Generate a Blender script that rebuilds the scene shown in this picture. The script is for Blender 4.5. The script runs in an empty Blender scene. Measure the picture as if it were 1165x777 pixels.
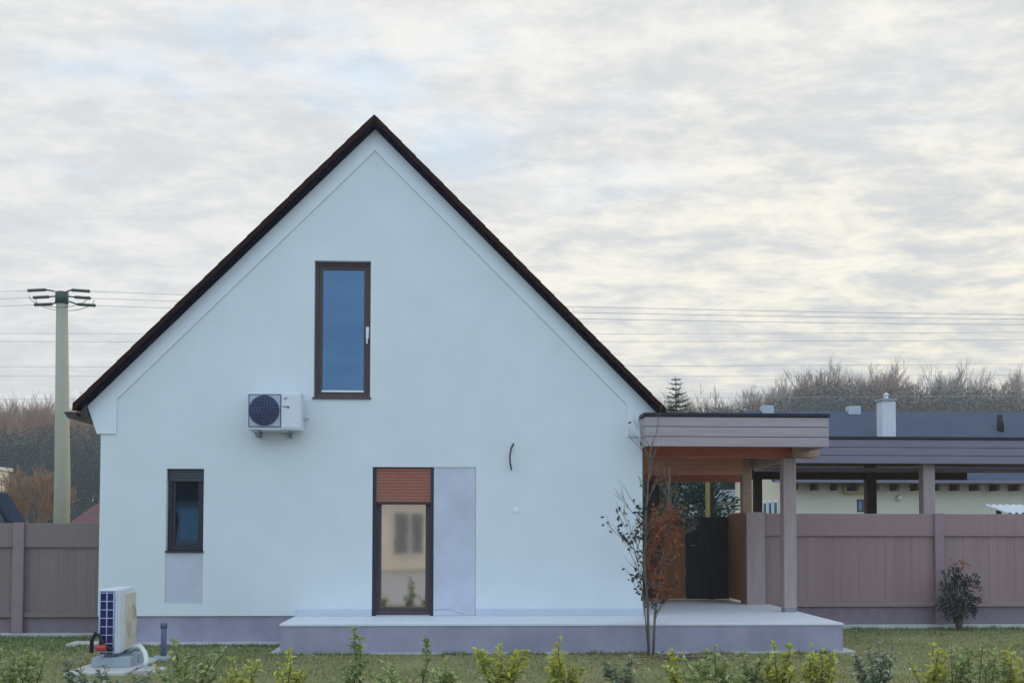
import bpy, math, random
from mathutils import Vector, Matrix
from mathutils.geometry import tessellate_polygon
from mathutils import noise as mnoise

random.seed(7)
R = math.radians
SC = bpy.context.scene
COL = SC.collection

# ------------------------------------------------------------------ camera (measured from the photograph)
FPX, CW, CH = 1250.0, 1165.0, 777.0
HORIZON = 600.0
YAW, PITCH, ROLL = R(2.4), R(2.2), R(0.10)
EYE = Vector((0, 0, 1.65))
PPY = HORIZON - FPX * math.tan(PITCH)
_f0 = Vector((math.sin(YAW), math.cos(YAW), 0)); _r0 = Vector((math.cos(YAW), -math.sin(YAW), 0)); _z = Vector((0, 0, 1))
FWD = _f0 * math.cos(PITCH) + _z * math.sin(PITCH)
_u0 = _z * math.cos(PITCH) - _f0 * math.sin(PITCH)
RGT = _r0 * math.cos(ROLL) + _u0 * math.sin(ROLL)
UPV = _u0 * math.cos(ROLL) - _r0 * math.sin(ROLL)


def ray(px, py):
    return FWD + RGT * ((px - CW / 2) / FPX) + UPV * ((PPY - py) / FPX)


def at(px, py, Y):
    """point of the vertical plane y = Y seen at a photograph pixel (used to measure sizes)"""
    d = ray(px, py)
    return EYE + d * ((Y - EYE.y) / d.y)


def X(px, Y, py=600): return at(px, py, Y).x
def Z(py, Y, px=582): return at(px, py, Y).z


cam = bpy.data.cameras.new('camera')
cam.sensor_width = 36; cam.lens = 36 * FPX / CW
cam.shift_y = (PPY - CH / 2) / CW
cam.clip_start = 0.1; cam.clip_end = 3000
co = bpy.data.objects.new('camera', cam); COL.objects.link(co)
m = Matrix((RGT, UPV, -FWD)).transposed().to_4x4(); m.translation = EYE
co.matrix_world = m
SC.camera = co

# ------------------------------------------------------------------ materials
MATS = {}


def mat(name, col, rough=0.7, var=0.0, vscale=4.0, bump=0.0, bscale=60.0, metal=0.0, spec=0.4, island=None, stretch=None, col2=None, objvar=None):
    if name in MATS: return MATS[name]
    M = bpy.data.materials.new(name); M.use_nodes = True
    nt = M.node_tree; N = nt.nodes; L = nt.links
    b = N['Principled BSDF']
    b.inputs['Base Color'].default_value = (*col, 1)
    b.inputs['Roughness'].default_value = rough
    b.inputs['Metallic'].default_value = metal
    b.inputs['Specular IOR Level'].default_value = spec
    tc = N.new('ShaderNodeNewGeometry')
    vec = tc.outputs['Position']
    if stretch:
        mp = N.new('ShaderNodeMapping'); mp.inputs['Scale'].default_value = stretch
        L.new(vec, mp.inputs['Vector']); vec = mp.outputs['Vector']
    src = None
    if var or col2:
        no = N.new('ShaderNodeTexNoise'); no.inputs['Scale'].default_value = vscale; no.inputs['Detail'].default_value = 6
        no.inputs['Roughness'].default_value = 0.62
        L.new(vec, no.inputs['Vector'])
        cr = N.new('ShaderNodeValToRGB')
        cr.color_ramp.elements[0].position = 0.3; cr.color_ramp.elements[1].position = 0.72
        if col2: a, c = col, col2
        else: a = tuple(x * (1 - var) for x in col); c = tuple(min(1, x * (1 + var)) for x in col)
        cr.color_ramp.elements[0].color = (*a, 1); cr.color_ramp.elements[1].color = (*c, 1)
        L.new(no.outputs['Fac'], cr.inputs['Fac']); src = cr.outputs['Color']
    if island:
        ir = N.new('ShaderNodeValToRGB')
        n = len(island)
        e = ir.color_ramp.elements
        while len(e) < n: e.new(0.5)
        for i, c in enumerate(island):
            e[i].position = i / max(1, n - 1); e[i].color = (*c, 1)
        L.new(tc.outputs['Random Per Island'], ir.inputs['Fac'])
        if src is not None:
            mx = N.new('ShaderNodeMix'); mx.data_type = 'RGBA'; mx.inputs[0].default_value = 0.6
            L.new(src, mx.inputs[6]); L.new(ir.outputs['Color'], mx.inputs[7]); src = mx.outputs[2]
        else: src = ir.outputs['Color']
    if objvar:
        oi = N.new('ShaderNodeObjectInfo'); orr = N.new('ShaderNodeValToRGB'); e = orr.color_ramp.elements
        while len(e) < len(objvar): e.new(0.5)
        for i, c in enumerate(objvar): e[i].position = i / max(1, len(objvar) - 1); e[i].color = (*c, 1)
        L.new(oi.outputs['Random'], orr.inputs['Fac']); src = orr.outputs['Color']
    if src is not None: L.new(src, b.inputs['Base Color'])
    if bump:
        n2 = N.new('ShaderNodeTexNoise'); n2.inputs['Scale'].default_value = bscale; n2.inputs['Detail'].default_value = 5
        L.new(vec, n2.inputs['Vector'])
        bp = N.new('ShaderNodeBump'); bp.inputs['Strength'].default_value = bump; bp.inputs['Distance'].default_value = 0.01
        L.new(n2.outputs['Fac'], bp.inputs['Height']); L.new(bp.outputs['Normal'], b.inputs['Normal'])
    MATS[name] = M
    return M


def glass(name, tint, refl, rcol=(1, 1, 1), rough=0.015):
    M = bpy.data.materials.new(name); M.use_nodes = True
    nt = M.node_tree; N = nt.nodes; L = nt.links; N.clear()
    out = N.new('ShaderNodeOutputMaterial'); mx = N.new('ShaderNodeMixShader'); tr = N.new('ShaderNodeBsdfTransparent'); gl = N.new('ShaderNodeBsdfGlossy')
    tr.inputs['Color'].default_value = (*tint, 1); gl.inputs['Roughness'].default_value = rough; gl.inputs['Color'].default_value = (*rcol, 1)
    g = N.new('ShaderNodeNewGeometry'); no = N.new('ShaderNodeTexNoise'); no.inputs['Scale'].default_value = 1.6
    bp = N.new('ShaderNodeBump'); bp.inputs['Strength'].default_value = 0.05; bp.inputs['Distance'].default_value = 0.02
    L.new(g.outputs['Position'], no.inputs['Vector']); L.new(no.outputs['Fac'], bp.inputs['Height']); L.new(bp.outputs['Normal'], gl.inputs['Normal'])
    mx.inputs[0].default_value = refl
    L.new(tr.outputs[0], mx.inputs[1]); L.new(gl.outputs[0], mx.inputs[2]); L.new(mx.outputs[0], out.inputs[0])
    return M


def leafmat(name, cols, rough=0.5, trans=0.25):
    M = mat(name, cols[0], rough=rough, island=cols, spec=0.35)
    nt = M.node_tree; N = nt.nodes; L = nt.links
    b = N['Principled BSDF']; out = N['Material Output']
    t = N.new('ShaderNodeBsdfTranslucent'); mx = N.new('ShaderNodeMixShader'); mx.inputs[0].default_value = trans
    L.new(b.inputs['Base Color'].links[0].from_socket, t.inputs['Color'])
    L.new(b.outputs[0], mx.inputs[1]); L.new(t.outputs[0], mx.inputs[2]); L.new(mx.outputs[0], out.inputs[0])
    return M


STUCCO = mat('white_stucco', (0.695, 0.750, 0.785), rough=0.92, var=0.035, vscale=1.6, bump=0.45, bscale=170, spec=0.15)
STUCCO_TRIM = mat('white_trim_paint', (0.72, 0.79, 0.84), rough=0.85, var=0.015, vscale=1.2, bump=0.1, bscale=200, spec=0.2)
PRIMER = mat('grey_basecoat', (0.54, 0.565, 0.665), rough=0.95, var=0.10, vscale=2.2, bump=0.3, bscale=90, spec=0.1)
PLINTH = mat('lavender_plinth_render', (0.34, 0.325, 0.425), rough=0.9, var=0.17, vscale=1.7, bump=0.4, bscale=240, spec=0.15)
TILE_TOP = mat('pale_tile', (0.66, 0.70, 0.76), rough=0.55, var=0.04, vscale=2.0, spec=0.4)
TILE_SK = mat('bluish_tile', (0.52, 0.57, 0.67), rough=0.5, var=0.04, vscale=2.0)
CONCRETE = mat('pale_concrete', (0.50, 0.50, 0.50), rough=0.9, var=0.14, vscale=5, bump=0.4, bscale=50, spec=0.2)
ROOFTILE = mat('dark_roof_tile', (0.030, 0.022, 0.024), rough=0.7, var=0.35, vscale=6, bump=0.5, bscale=30)
VERGE = mat('dark_brown_verge', (0.030, 0.012, 0.010), rough=0.85, spec=0.08, var=0.55, vscale=30, bump=0.4, bscale=50)
VERGE2 = mat('black_drip_edge', (0.003, 0.003, 0.016), rough=0.85, spec=0.05)
GUTTER = mat('dark_brown_metal', (0.028, 0.017, 0.016), rough=0.4, spec=0.5)
SOFFIT_W = mat('grey_soffit', (0.40, 0.41, 0.45), rough=0.7)
FRAME = mat('dark_window_frame', (0.026, 0.026, 0.042), rough=0.45, var=0.15, vscale=12)
FRAME_BR = mat('brown_window_frame', (0.075, 0.050, 0.060), rough=0.5, var=0.12, vscale=12)
SHUTTER = mat('russet_roller_shutter', (0.34, 0.125, 0.085), rough=0.6, var=0.06, vscale=10)
SHUTTER_D = mat('dark_roller_shutter', (0.05, 0.065, 0.08), rough=0.5, var=0.08, vscale=10)
WHITE_PL = mat('white_plastic', (0.80, 0.82, 0.84), rough=0.4, spec=0.5)
AC_BODY = mat('pale_enamel', (0.66, 0.70, 0.76), rough=0.4, var=0.02, vscale=5, spec=0.5)
AC_PANEL = mat('fan_surround', (0.42, 0.47, 0.55), rough=0.5)
AC_DARK = mat('fan_dark', (0.012, 0.015, 0.055), rough=0.5)
AC_BLADE = mat('fan_blade', (0.02, 0.03, 0.11), rough=0.4)
AC_WIRE = mat('grille_wire', (0.10, 0.13, 0.24), rough=0.4)
MARK = mat('printed_mark', (0.06, 0.08, 0.14), rough=0.6)
STEEL = mat('grey_steel', (0.24, 0.28, 0.32), rough=0.4, metal=0.6)
BEIGE = mat('beige_enamel', (0.62, 0.57, 0.46), rough=0.45, var=0.04, vscale=5)
COIL = mat('blue_coil', (0.012, 0.012, 0.085), rough=0.45, var=0.2, vscale=20)
GRID = mat('pale_guard_wire', (0.38, 0.44, 0.68), rough=0.45)
BLOCK = mat('aerated_block', (0.36, 0.42, 0.48), rough=0.95, var=0.12, vscale=9, bump=0.4, bscale=80)
HOSE_W = mat('white_hose', (0.62, 0.66, 0.66), rough=0.5)
HOSE_D = mat('black_rubber', (0.012, 0.013, 0.02), rough=0.55)
RED = mat('red_plastic', (0.42, 0.05, 0.05), rough=0.45)
PIPE_G = mat('grey_pvc', (0.11, 0.13, 0.22), rough=0.5)
FENCE = mat('mauve_brown_composite', (0.30, 0.20, 0.205), island=[(.265, .175, .18), (.31, .205, .21), (.285, .20, .205), (.33, .225, .22)], rough=0.75, var=0.16, vscale=3.0, stretch=(9, 9, 0.45), bump=0.35, bscale=14)
FENCE_L = mat('grey_brown_composite', (0.225, 0.182, 0.178), island=[(.20, .165, .16), (.235, .19, .185), (.215, .18, .18), (.25, .20, .19)], rough=0.75, var=0.16, vscale=3.0, stretch=(9, 9, 0.45), bump=0.35, bscale=14)
FENCE_PL = mat('fence_base_board', (0.22, 0.175, 0.21), rough=0.85, var=0.12, vscale=6, bump=0.3, bscale=60)
FENCE_PO = mat('fence_post_brown', (0.28, 0.205, 0.225), rough=0.75, var=0.10, vscale=5)
FASCIA = mat('mauve_fascia_board', (0.37, 0.32, 0.345), rough=0.7, var=0.10, vscale=3.0, stretch=(0.5, 6, 9), bump=0.2, bscale=10)
FASCIA_B = mat('dusky_fascia_board', (0.205, 0.19, 0.255), rough=0.7, var=0.10, vscale=3.0, stretch=(0.5, 6, 9), bump=0.2, bscale=10)
MEMBRANE = mat('black_roof_membrane', (0.012, 0.011, 0.022), rough=0.6)
WOOD_RED = mat('red_stained_wood', (0.42, 0.125, 0.07), rough=0.6, var=0.25, vscale=3.0, stretch=(0.6, 8, 8), bump=0.2, bscale=12)
WOOD_TAN = mat('tan_timber', (0.36, 0.25, 0.17), rough=0.65, var=0.16, vscale=4.0, stretch=(1, 1, 6), bump=0.2, bscale=12)
WOOD_POST = mat('grey_mauve_timber', (0.37, 0.29, 0.29), rough=0.7, var=0.12, vscale=3.0, stretch=(8, 8, 0.6), bump=0.2, bscale=12)
WOOD_SALMON = mat('salmon_timber', (0.46, 0.21, 0.13), rough=0.6, var=0.2, vscale=3.0, stretch=(0.6, 8, 8), bump=0.2, bscale=12)  # tan beam reddened in its colour to imitate warm light
WOOD_RET = mat('brown_wood_sun_glow', (0.34, 0.165, 0.085), rough=0.6, var=0.25, vscale=3.0, stretch=(7, 7, 0.6), bump=0.2, bscale=12)  # return fence boards, the orange of low sunlight painted in
WOOD_DARK = mat('dark_stained_timber', (0.055, 0.026, 0.024), rough=0.7, var=0.2, vscale=4)
WOOD_ORANGE = mat('orange_glow_wood', (0.27, 0.105, 0.04), rough=0.6, var=0.25, vscale=3.0, stretch=(7, 7, 0.6), bump=0.2, bscale=12)  # screen boards: warm sun glow under the carport put into the colour
GATE = mat('charcoal_gate_boards', (0.016, 0.014, 0.017), rough=0.6, var=0.2, vscale=8)
CREAM = mat('cream_render', (0.72, 0.69, 0.595), rough=0.9, var=0.04, vscale=1.0, bump=0.1, bscale=90)
NROOF = mat('blue_grey_roofing', (0.048, 0.062, 0.13), rough=0.7, var=0.22, vscale=0.7, bump=0.4, bscale=12, col2=(0.052, 0.085, 0.12))
BARK = mat('grey_bark', (0.16, 0.13, 0.11), rough=0.9, var=0.2, vscale=9)
POLE_C = mat('spun_concrete', (0.33, 0.34, 0.28), rough=0.9, var=0.12, vscale=2.5, stretch=(1, 1, 0.4), bump=0.2, bscale=30, col2=(0.38, 0.35, 0.27))
WIRE = mat('weathered_cable', (0.42, 0.43, 0.45), rough=0.5)
INSUL = mat('green_glass_insulator', (0.03, 0.06, 0.055), rough=0.3)
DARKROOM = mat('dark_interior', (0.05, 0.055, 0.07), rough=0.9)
CURTAIN = mat('pale_net_curtain', (0.70, 0.66, 0.56), rough=0.9, var=0.08, vscale=3, stretch=(6, 1, 0.4))

# ------------------------------------------------------------------ mesh builder
ORG = {}


class MB:
    def __init__(s): s.v = []; s.f = []; s.sm = []

    def face(s, pts, smooth=False):
        b = len(s.v); s.v += [tuple(p) for p in pts]; s.f.append(tuple(range(b, b + len(pts)))); s.sm.append(smooth)

    def box(s, x0, x1, y0, y1, z0, z1):
        b = len(s.v)
        s.v += [(x0, y0, z0), (x1, y0, z0), (x1, y1, z0), (x0, y1, z0), (x0, y0, z1), (x1, y0, z1), (x1, y1, z1), (x0, y1, z1)]
        for q in ((0, 3, 2, 1), (4, 5, 6, 7), (0, 1, 5, 4), (1, 2, 6, 5), (2, 3, 7, 6), (3, 0, 4, 7)):
            s.f.append(tuple(b + i for i in q)); s.sm.append(False)
        return s

    def prism(s, poly, y0, y1):
        """poly in (x, z), extruded along y"""
        n = len(poly); b = len(s.v)
        s.v += [(x, y0, z) for x, z in poly] + [(x, y1, z) for x, z in poly]
        for t in tessellate_polygon([[Vector((x, z, 0)) for x, z in poly]]):
            s.f.append(tuple(b + i for i in t)); s.f.append(tuple(b + n + i for i in reversed(t))); s.sm += [False, False]
        for i in range(n):
            j = (i + 1) % n
            s.f.append((b + i, b + j, b + n + j, b + n + i)); s.sm.append(False)
        return s

    def tube(s, pts, rad, n=6, cap=True):
        pts = [Vector(p) for p in pts]
        if not isinstance(rad, (list, tuple)): rad = [rad] * len(pts)
        b = len(s.v); k = len(pts)
        prev = None
        for i, p in enumerate(pts):
            d = (pts[min(i + 1, k - 1)] - pts[max(i - 1, 0)])
            if d.length < 1e-9: d = Vector((0, 0, 1))
            d.normalize()
            a = prev if prev is not None else (Vector((1, 0, 0)) if abs(d.x) < 0.8 else Vector((0, 1, 0)))
            a = (a - d * a.dot(d))
            if a.length < 1e-6: a = d.orthogonal()
            a.normalize(); prev = a
            c = d.cross(a)
            for j in range(n):
                t = 2 * math.pi * j / n
                s.v.append(tuple(p + (a * math.cos(t) + c * math.sin(t)) * rad[i]))
        for i in range(k - 1):
            for j in range(n):
                s.f.append((b + i * n + j, b + i * n + (j + 1) % n, b + (i + 1) * n + (j + 1) % n, b + (i + 1) * n + j)); s.sm.append(n > 4)
        if cap:
            s.f.append(tuple(b + j for j in reversed(range(n)))); s.f.append(tuple(b + (k - 1) * n + j for j in range(n))); s.sm += [False, False]
        return s

    def leaf(s, p, d, up, L, W, fold=0.25):
        d = d.normalized(); side = d.cross(up)
        if side.length < 1e-5: side = d.orthogonal()
        side.normalize(); nrm = side.cross(d)
        b = len(s.v)
        s.v += [tuple(p), tuple(p + d * L * .45 + side * W * .5 + nrm * W * fold), tuple(p + d * L - nrm * L * .12), tuple(p + d * L * .45 - side * W * .5 + nrm * W * fold)]
        s.f += [(b, b + 1, b + 2), (b, b + 2, b + 3)]; s.sm += [False, False]

    def build(s, name, material, parent=None, bevel=0.0, loc=None):
        me = bpy.data.meshes.new(name)
        org = Vector(loc) if loc is not None else (ORG[parent.name] if parent is not None else Vector((0, 0, 0)))
        me.from_pydata([(x - org.x, y - org.y, z - org.z) for x, y, z in s.v], [], s.f)
        me.polygons.foreach_set('use_smooth', s.sm)
        me.materials.append(material); me.update()
        o = bpy.data.objects.new(name, me); COL.objects.link(o)
        if parent is not None: o.parent = parent
        else: o.location = org
        ORG[o.name] = org
        if bevel:
            bm_ = o.modifiers.new('bevel', 'BEVEL'); bm_.width = bevel; bm_.segments = 2; bm_.limit_method = 'ANGLE'; bm_.angle_limit = R(40)
        return o


def tag(o, label, cat, group=None, kind=None):
    o['label'] = label; o['category'] = cat
    if group: o['group'] = group
    if kind: o['kind'] = kind
    return o


def thing(name, loc, label, cat, group=None):
    o = bpy.data.objects.new(name, None); COL.objects.link(o); o.empty_display_size = 0.2
    o.location = loc; ORG[o.name] = Vector(loc)
    return tag(o, label, cat, group)


def structure(o, label=None):
    o['kind'] = 'structure'
    if label: o['label'] = label
    return o


def box(x0, x1, y0, y1, z0, z1): return MB().box(min(x0, x1), max(x0, x1), min(y0, y1), max(y0, y1), min(z0, z1), max(z0, z1))


# ------------------------------------------------------------------ world and sun
SUN_EL, SUN_AZ = R(14), R(52)          # azimuth measured from +Y towards +X: low, to the right and behind the house
W = bpy.data.worlds.new('World'); SC.world = W; W.use_nodes = True
nt = W.node_tree; N = nt.nodes; L = nt.links; N.clear()
out = N.new('ShaderNodeOutputWorld'); bg = N.new('ShaderNodeBackground'); bg.inputs['Strength'].default_value = 0.1
L.new(bg.outputs[0], out.inputs[0])
sky = N.new('ShaderNodeTexSky'); sky.sky_type = 'NISHITA'; sky.sun_disc = False; sky.sun_elevation = SUN_EL; sky.sun_rotation = SUN_AZ
sky.air_density = 1.0; sky.dust_density = 1.5; sky.ozone_density = 2.0
tc = N.new('ShaderNodeTexCoord'); sp = N.new('ShaderNodeSeparateXYZ'); L.new(tc.outputs['Generated'], sp.inputs[0])


def mth(op, a, b=None, clamp=False):
    n = N.new('ShaderNodeMath'); n.operation = op; n.use_clamp = clamp
    for i, q in enumerate((a, b)):
        if q is None: continue
        if isinstance(q, (int, float)): n.inputs[i].default_value = q
        else: L.new(q, n.inputs[i])
    return n.outputs[0]


def maprange(v, a, b, c=0.0, d=1.0):
    n = N.new('ShaderNodeMapRange'); n.interpolation_type = 'SMOOTHSTEP'
    for i, q in enumerate((a, b, c, d)): n.inputs[i + 1].default_value = q
    L.new(v, n.inputs[0]); return n.outputs[0]


def mixc(f, a, b):
    n = N.new('ShaderNodeMix'); n.data_type = 'RGBA'
    for i, q in ((0, f), (6, a), (7, b)):
        if isinstance(q, (int, float)): n.inputs[i].default_value = q
        elif isinstance(q, tuple): n.inputs[i].default_value = (*q, 1)
        else: L.new(q, n.inputs[i])
    return n.outputs[2]


den = mth('ADD', mth('MAXIMUM', sp.outputs['Z'], 0.0), 0.13)
cx = mth('DIVIDE', sp.outputs['X'], den); cy = mth('DIVIDE', sp.outputs['Y'], den)
cb = N.new('ShaderNodeCombineXYZ'); L.new(cx, cb.inputs[0]); L.new(cy, cb.inputs[1])


def cloud(scale, sx, sy, rot, detail, rough, dist):
    mp = N.new('ShaderNodeMapping'); mp.inputs['Scale'].default_value = (sx, sy, 1); mp.inputs['Rotation'].default_value = (0, 0, R(rot))
    mp.inputs['Location'].default_value = (scale * 3.1, scale * 1.7, 0)
    no = N.new('ShaderNodeTexNoise'); no.inputs['Scale'].default_value = scale; no.inputs['Detail'].default_value = detail
    no.inputs['Roughness'].default_value = rough; no.inputs['Distortion'].default_value = dist
    L.new(cb.outputs[0], mp.inputs['Vector']); L.new(mp.outputs[0], no.inputs['Vector'])
    return no.outputs['Fac']


rip = cloud(5.6, 0.70, 1.0, 12, 10, 0.62, 0.3)
fine = cloud(16.0, 0.8, 1.0, 9, 8, 0.68, 0.3)       # altocumulus ripples
big = cloud(1.15, 0.7, 1.0, -20, 4, 0.5, 0.2)        # broad banks
gap = cloud(2.3, 0.8, 1.0, 25, 5, 0.55, 0.3)         # thin places
lowfade = maprange(sp.outputs['Z'], 0.02, 0.16)
f = mth('ADD', mth('MULTIPLY', mth('SUBTRACT', rip, 0.5), mth('ADD', mth('MULTIPLY', lowfade, 1.6), 0.45)), mth('MULTIPLY', mth('SUBTRACT', big, 0.5), 0.75))
f = mth('ADD', f, mth('MULTIPLY', mth('SUBTRACT', fine, 0.5), mth('ADD', mth('MULTIPLY', lowfade, 0.7), 0.15)))
f = maprange(f, -0.40, 0.40)
warm = mth('MULTIPLY', maprange(sp.outputs['X'], -0.35, 0.45), maprange(sp.outputs['Z'], 0.42, 0.10, 0.35, 1.0))        # towards the low sun
light = mixc(warm, (8.6, 8.55, 8.35), (10.3, 9.6, 7.9))
dark = mixc(warm, (6.7, 6.95, 7.1), (6.1, 6.3, 6.35))
cl = mixc(f, dark, light)
backf = maprange(sp.outputs['Y'], 0.45, -0.55)       # sky behind the camera made bluer and brighter to fill the front wall
cl = mixc(backf, cl, mixc(f, (7.6, 9.8, 12.4), (9.6, 11.6, 13.4)))
gapf = mth('MULTIPLY', maprange(gap, 0.50, 0.74), mth('MULTIPLY', maprange(sp.outputs['Z'], 0.12, 0.45), maprange(sp.outputs['X'], 0.35, -0.4, 0.25, 1.0)), True)
skyb = N.new('ShaderNodeVectorMath'); skyb.operation = 'MULTIPLY_ADD'
L.new(sky.outputs[0], skyb.inputs[0]); skyb.inputs[1].default_value = (0.8, 0.8, 0.8); skyb.inputs[2].default_value = (3.6, 5.4, 7.6)
final = mixc(mth('MULTIPLY', gapf, 0.75), cl, skyb.outputs[0])
final = mixc(maprange(sp.outputs['Z'], -0.02, -0.08), final, (1.5, 1.5, 1.3))
L.new(final, bg.inputs['Color'])

sl = bpy.data.lights.new('sun', 'SUN'); sl.energy = 0.9; sl.angle = R(12); sl.color = (1.0, 0.86, 0.66)
so = bpy.data.objects.new('sun', sl); COL.objects.link(so)
sd = Vector((math.sin(SUN_AZ) * math.cos(SUN_EL), math.cos(SUN_AZ) * math.cos(SUN_EL), math.sin(SUN_EL)))
so.rotation_euler = sd.to_track_quat('Z', 'Y').to_euler(); so.location = sd * 200

SC.view_settings.view_transform = 'Standard'; SC.view_settings.look = 'None'; SC.view_settings.gamma = 1; SC.view_settings.exposure = 0.12
SC.cycles.use_denoising = True
SC.cycles.max_bounces = 6; SC.cycles.transparent_max_bounces = 12
SC.cycles.sample_clamp_indirect = 6

# ------------------------------------------------------------------ ground
YW = 15.70                                            # house front wall
GROUND = mat('lawn_soil', (0.26, 0.235, 0.13), rough=0.95, vscale=1.3, col2=(0.17, 0.195, 0.075), bump=0.7, bscale=35, spec=0.1)
HILLM = mat('hill_ground', (0.07, 0.055, 0.045), rough=0.95, var=0.25, vscale=0.1, spec=0.1)


def terrain(x, y):
    if y < 75: return 0.0
    t = min(1, (y - 75) / 130.0); t = t * t * (3 - 2 * t)
    side = 1 / (1 + math.exp(-(x - 2) / 9.0))
    return t * (5.5 + 6.5 * side) + t * 1.2 * mnoise.noise(Vector((x * .03, y * .03, 0)))


g = MB()
xs = [-250, -180] + list(range(-120, 121, 6)) + [180, 250]
ys = [-90, -40, -20, 0, 40, 75] + list(range(81, 262, 6))
b = 0
for y in ys:
    for x in xs: g.v.append((x, y, terrain(x, y)))
nx = len(xs)
for j in range(len(ys) - 1):
    for i in range(nx - 1):
        g.f.append((j * nx + i, j * nx + i + 1, (j + 1) * nx + i + 1, (j + 1) * nx + i)); g.sm.append(True)
ground = structure(g.build('ground', GROUND), 'olive brown lawn ground')

# ------------------------------------------------------------------ the white gabled house
xL, xR = X(113, YW), X(731, YW)
xA = X(427, YW, 150)
zP = 0.40                                             # top of the plinth
house = thing('house', ((xL + xR) / 2, YW, 0), 'white rendered house with a steep gable, dark roof and three tall openings', 'house')
YB = YW + 9.5
# the slope is measured between the ridge and the left eave
pA = at(427, 148, YW); pE = at(100, 462, YW)
slope = (pA.z - pE.z) / (pA.x - pE.x)
zA = pA.z


def roof_z(x): return zA - slope * abs(x - xA)


def rect(px0, py0, px1, py1, Y=YW):
    a = at(px0, py0, Y); c = at(px1, py1, Y); return (a.x, c.x, c.z, a.z)      # x0 x1 z0 z1


def hole(r): x0, x1, z0, z1 = r; return [Vector((x0, z0, 0)), Vector((x1, z0, 0)), Vector((x1, z1, 0)), Vector((x0, z1, 0))]


rU = rect(358, 296.5, 421, 452)
rS = rect(190, 533, 231, 626); rSP = rect(187.5, 627, 229.5, 686)
rD = rect(424, 531, 492.5, 701); rDP = rect(492.5, 531, 541, 701)
zT = 0.395                                            # terrace top
rD = (rD[0], rD[1], zT, rD[3]); rDP = (rD[1], rDP[1], zT + 0.0, rD[3])
rDD = (rD[0], rDP[1], zT, rD[3])
rSS = (min(rS[0], rSP[0]) + .01, rS[1], rSP[2], rS[3])
holes = [rU, rSS, rDD]
outer = [Vector((xL, zP, 0)), Vector((xR, zP, 0)), Vector((xR, roof_z(xR), 0)), Vector((xA, zA, 0)), Vector((xL, roof_z(xL), 0))]
# the door opening reaches the bottom edge of the wall: make it a notch
outer = [Vector((xL, zP, 0)), Vector((rDD[0], zP, 0)), Vector((rDD[0], rDD[3], 0)), Vector((rDD[1], rDD[3], 0)), Vector((rDD[1], zP, 0)),
         Vector((xR, zP, 0)), Vector((xR, roof_z(xR), 0)), Vector((xA, zA, 0)), Vector((xL, roof_z(xL), 0))]
loops = [outer, hole(rU), hole(rSS)]
w = MB(); flat = [p for l in loops for p in l]
w.v += [(p.x, YW, p.y) for p in flat]
for t in tessellate_polygon(loops): w.f.append(tuple(t)); w.sm.append(False)
# reveals
for (x0, x1, z0, z1) in (rU, rSS):
    d = YW + 0.20
    w.face([(x0, YW, z0), (x0, d, z0), (x0, d, z1), (x0, YW, z1)]); w.face([(x1, YW, z0), (x1, YW, z1), (x1, d, z1), (x1, d, z0)])
    w.face([(x0, YW, z1), (x0, d, z1), (x1, d, z1), (x1, YW, z1)]); w.face([(x0, YW, z0), (x1, YW, z0), (x1, d, z0), (x0, d, z0)])
x0, x1, z0, z1 = rDD; d = YW + 0.20
w.face([(x0, YW, zP), (x0, d, zP), (x0, d, z1), (x0, YW, z1)]); w.face([(x1, YW, zP), (x1, YW, z1), (x1, d, z1), (x1, d, zP)])
w.face([(x0, YW, z1), (x0, d, z1), (x1, d, z1), (x1, YW, z1)])
# sides, back
w.face([(xL, YW, zP), (xL, YW, roof_z(xL)), (xL, YB, roof_z(xL)), (xL, YB, zP)])
w.face([(xR, YW, zP), (xR, YB, zP), (xR, YB, roof_z(xR)), (xR, YW, roof_z(xR))])
w.face([(xL, YB, zP), (xL, YB, roof_z(xL)), (xA, YB, zA), (xR, YB, roof_z(xR)), (xR, YB, zP)])
w.build('wall', STUCCO, house)
# inner rooms behind the glass
def room(r, dep=2.5):
    q = MB(); x0, x1, z0, z1 = r; x0 -= .5; x1 += .5; z1 += .2
    y0 = YW + 0.22; y1 = y0 + dep
    q.face([(x0, y1, z0), (x1, y1, z0), (x1, y1, z1), (x0, y1, z1)]); q.face([(x0, y0, z0), (x0, y1, z0), (x0, y1, z1), (x0, y0, z1)])
    q.face([(x1, y0, z0), (x1, y0, z1), (x1, y1, z1), (x1, y1, z0)]); q.face([(x0, y0, z0), (x1, y0, z0), (x1, y1, z0), (x0, y1, z0)]); q.face([(x0, y0, z1), (x0, y1, z1), (x1, y1, z1), (x1, y0, z1)])
    return q


# plinth: set back 25 mm under the render
pl = box(xL + .025, rDD[0], YW + .025, YW + .3, -0.2, zP); pl.box(rDD[0] + .0, rDD[1], YW + .05, YW + .3, -0.2, zT - .012)
pl.box(rDD[1], xR - .025, YW + .025, YW + .3, -0.2, zP)
pl.box(xL + .025, xL + .3, YW + .3, YB - .02, -0.2, zP); pl.box(xR - .3, xR - .025, YW + .3, YB - .02, -0.2, zP)
pl.build('plinth', PLINTH, house)

box(X(337, YW), rDD[0] - .004, YW - .012, YW + .024, zT + .001, zT + .10).build('skirting', TILE_SK, house, bevel=.003); box(rDD[1] + .004, xR, YW - .012, YW + .024, zT + .001, zT + .10).build('skirting', TILE_SK, house, bevel=.003)
# raised gable band (boxed verge and eave) 60 mm proud
def inner_z(x, off): return zA - off - slope * abs(x - xA)


k = math.hypot(1, slope)
pI = at(427, 172, YW); off_i = zA - pI.z              # vertical distance roof line -> inner edge
YG = YW - 0.022


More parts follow.
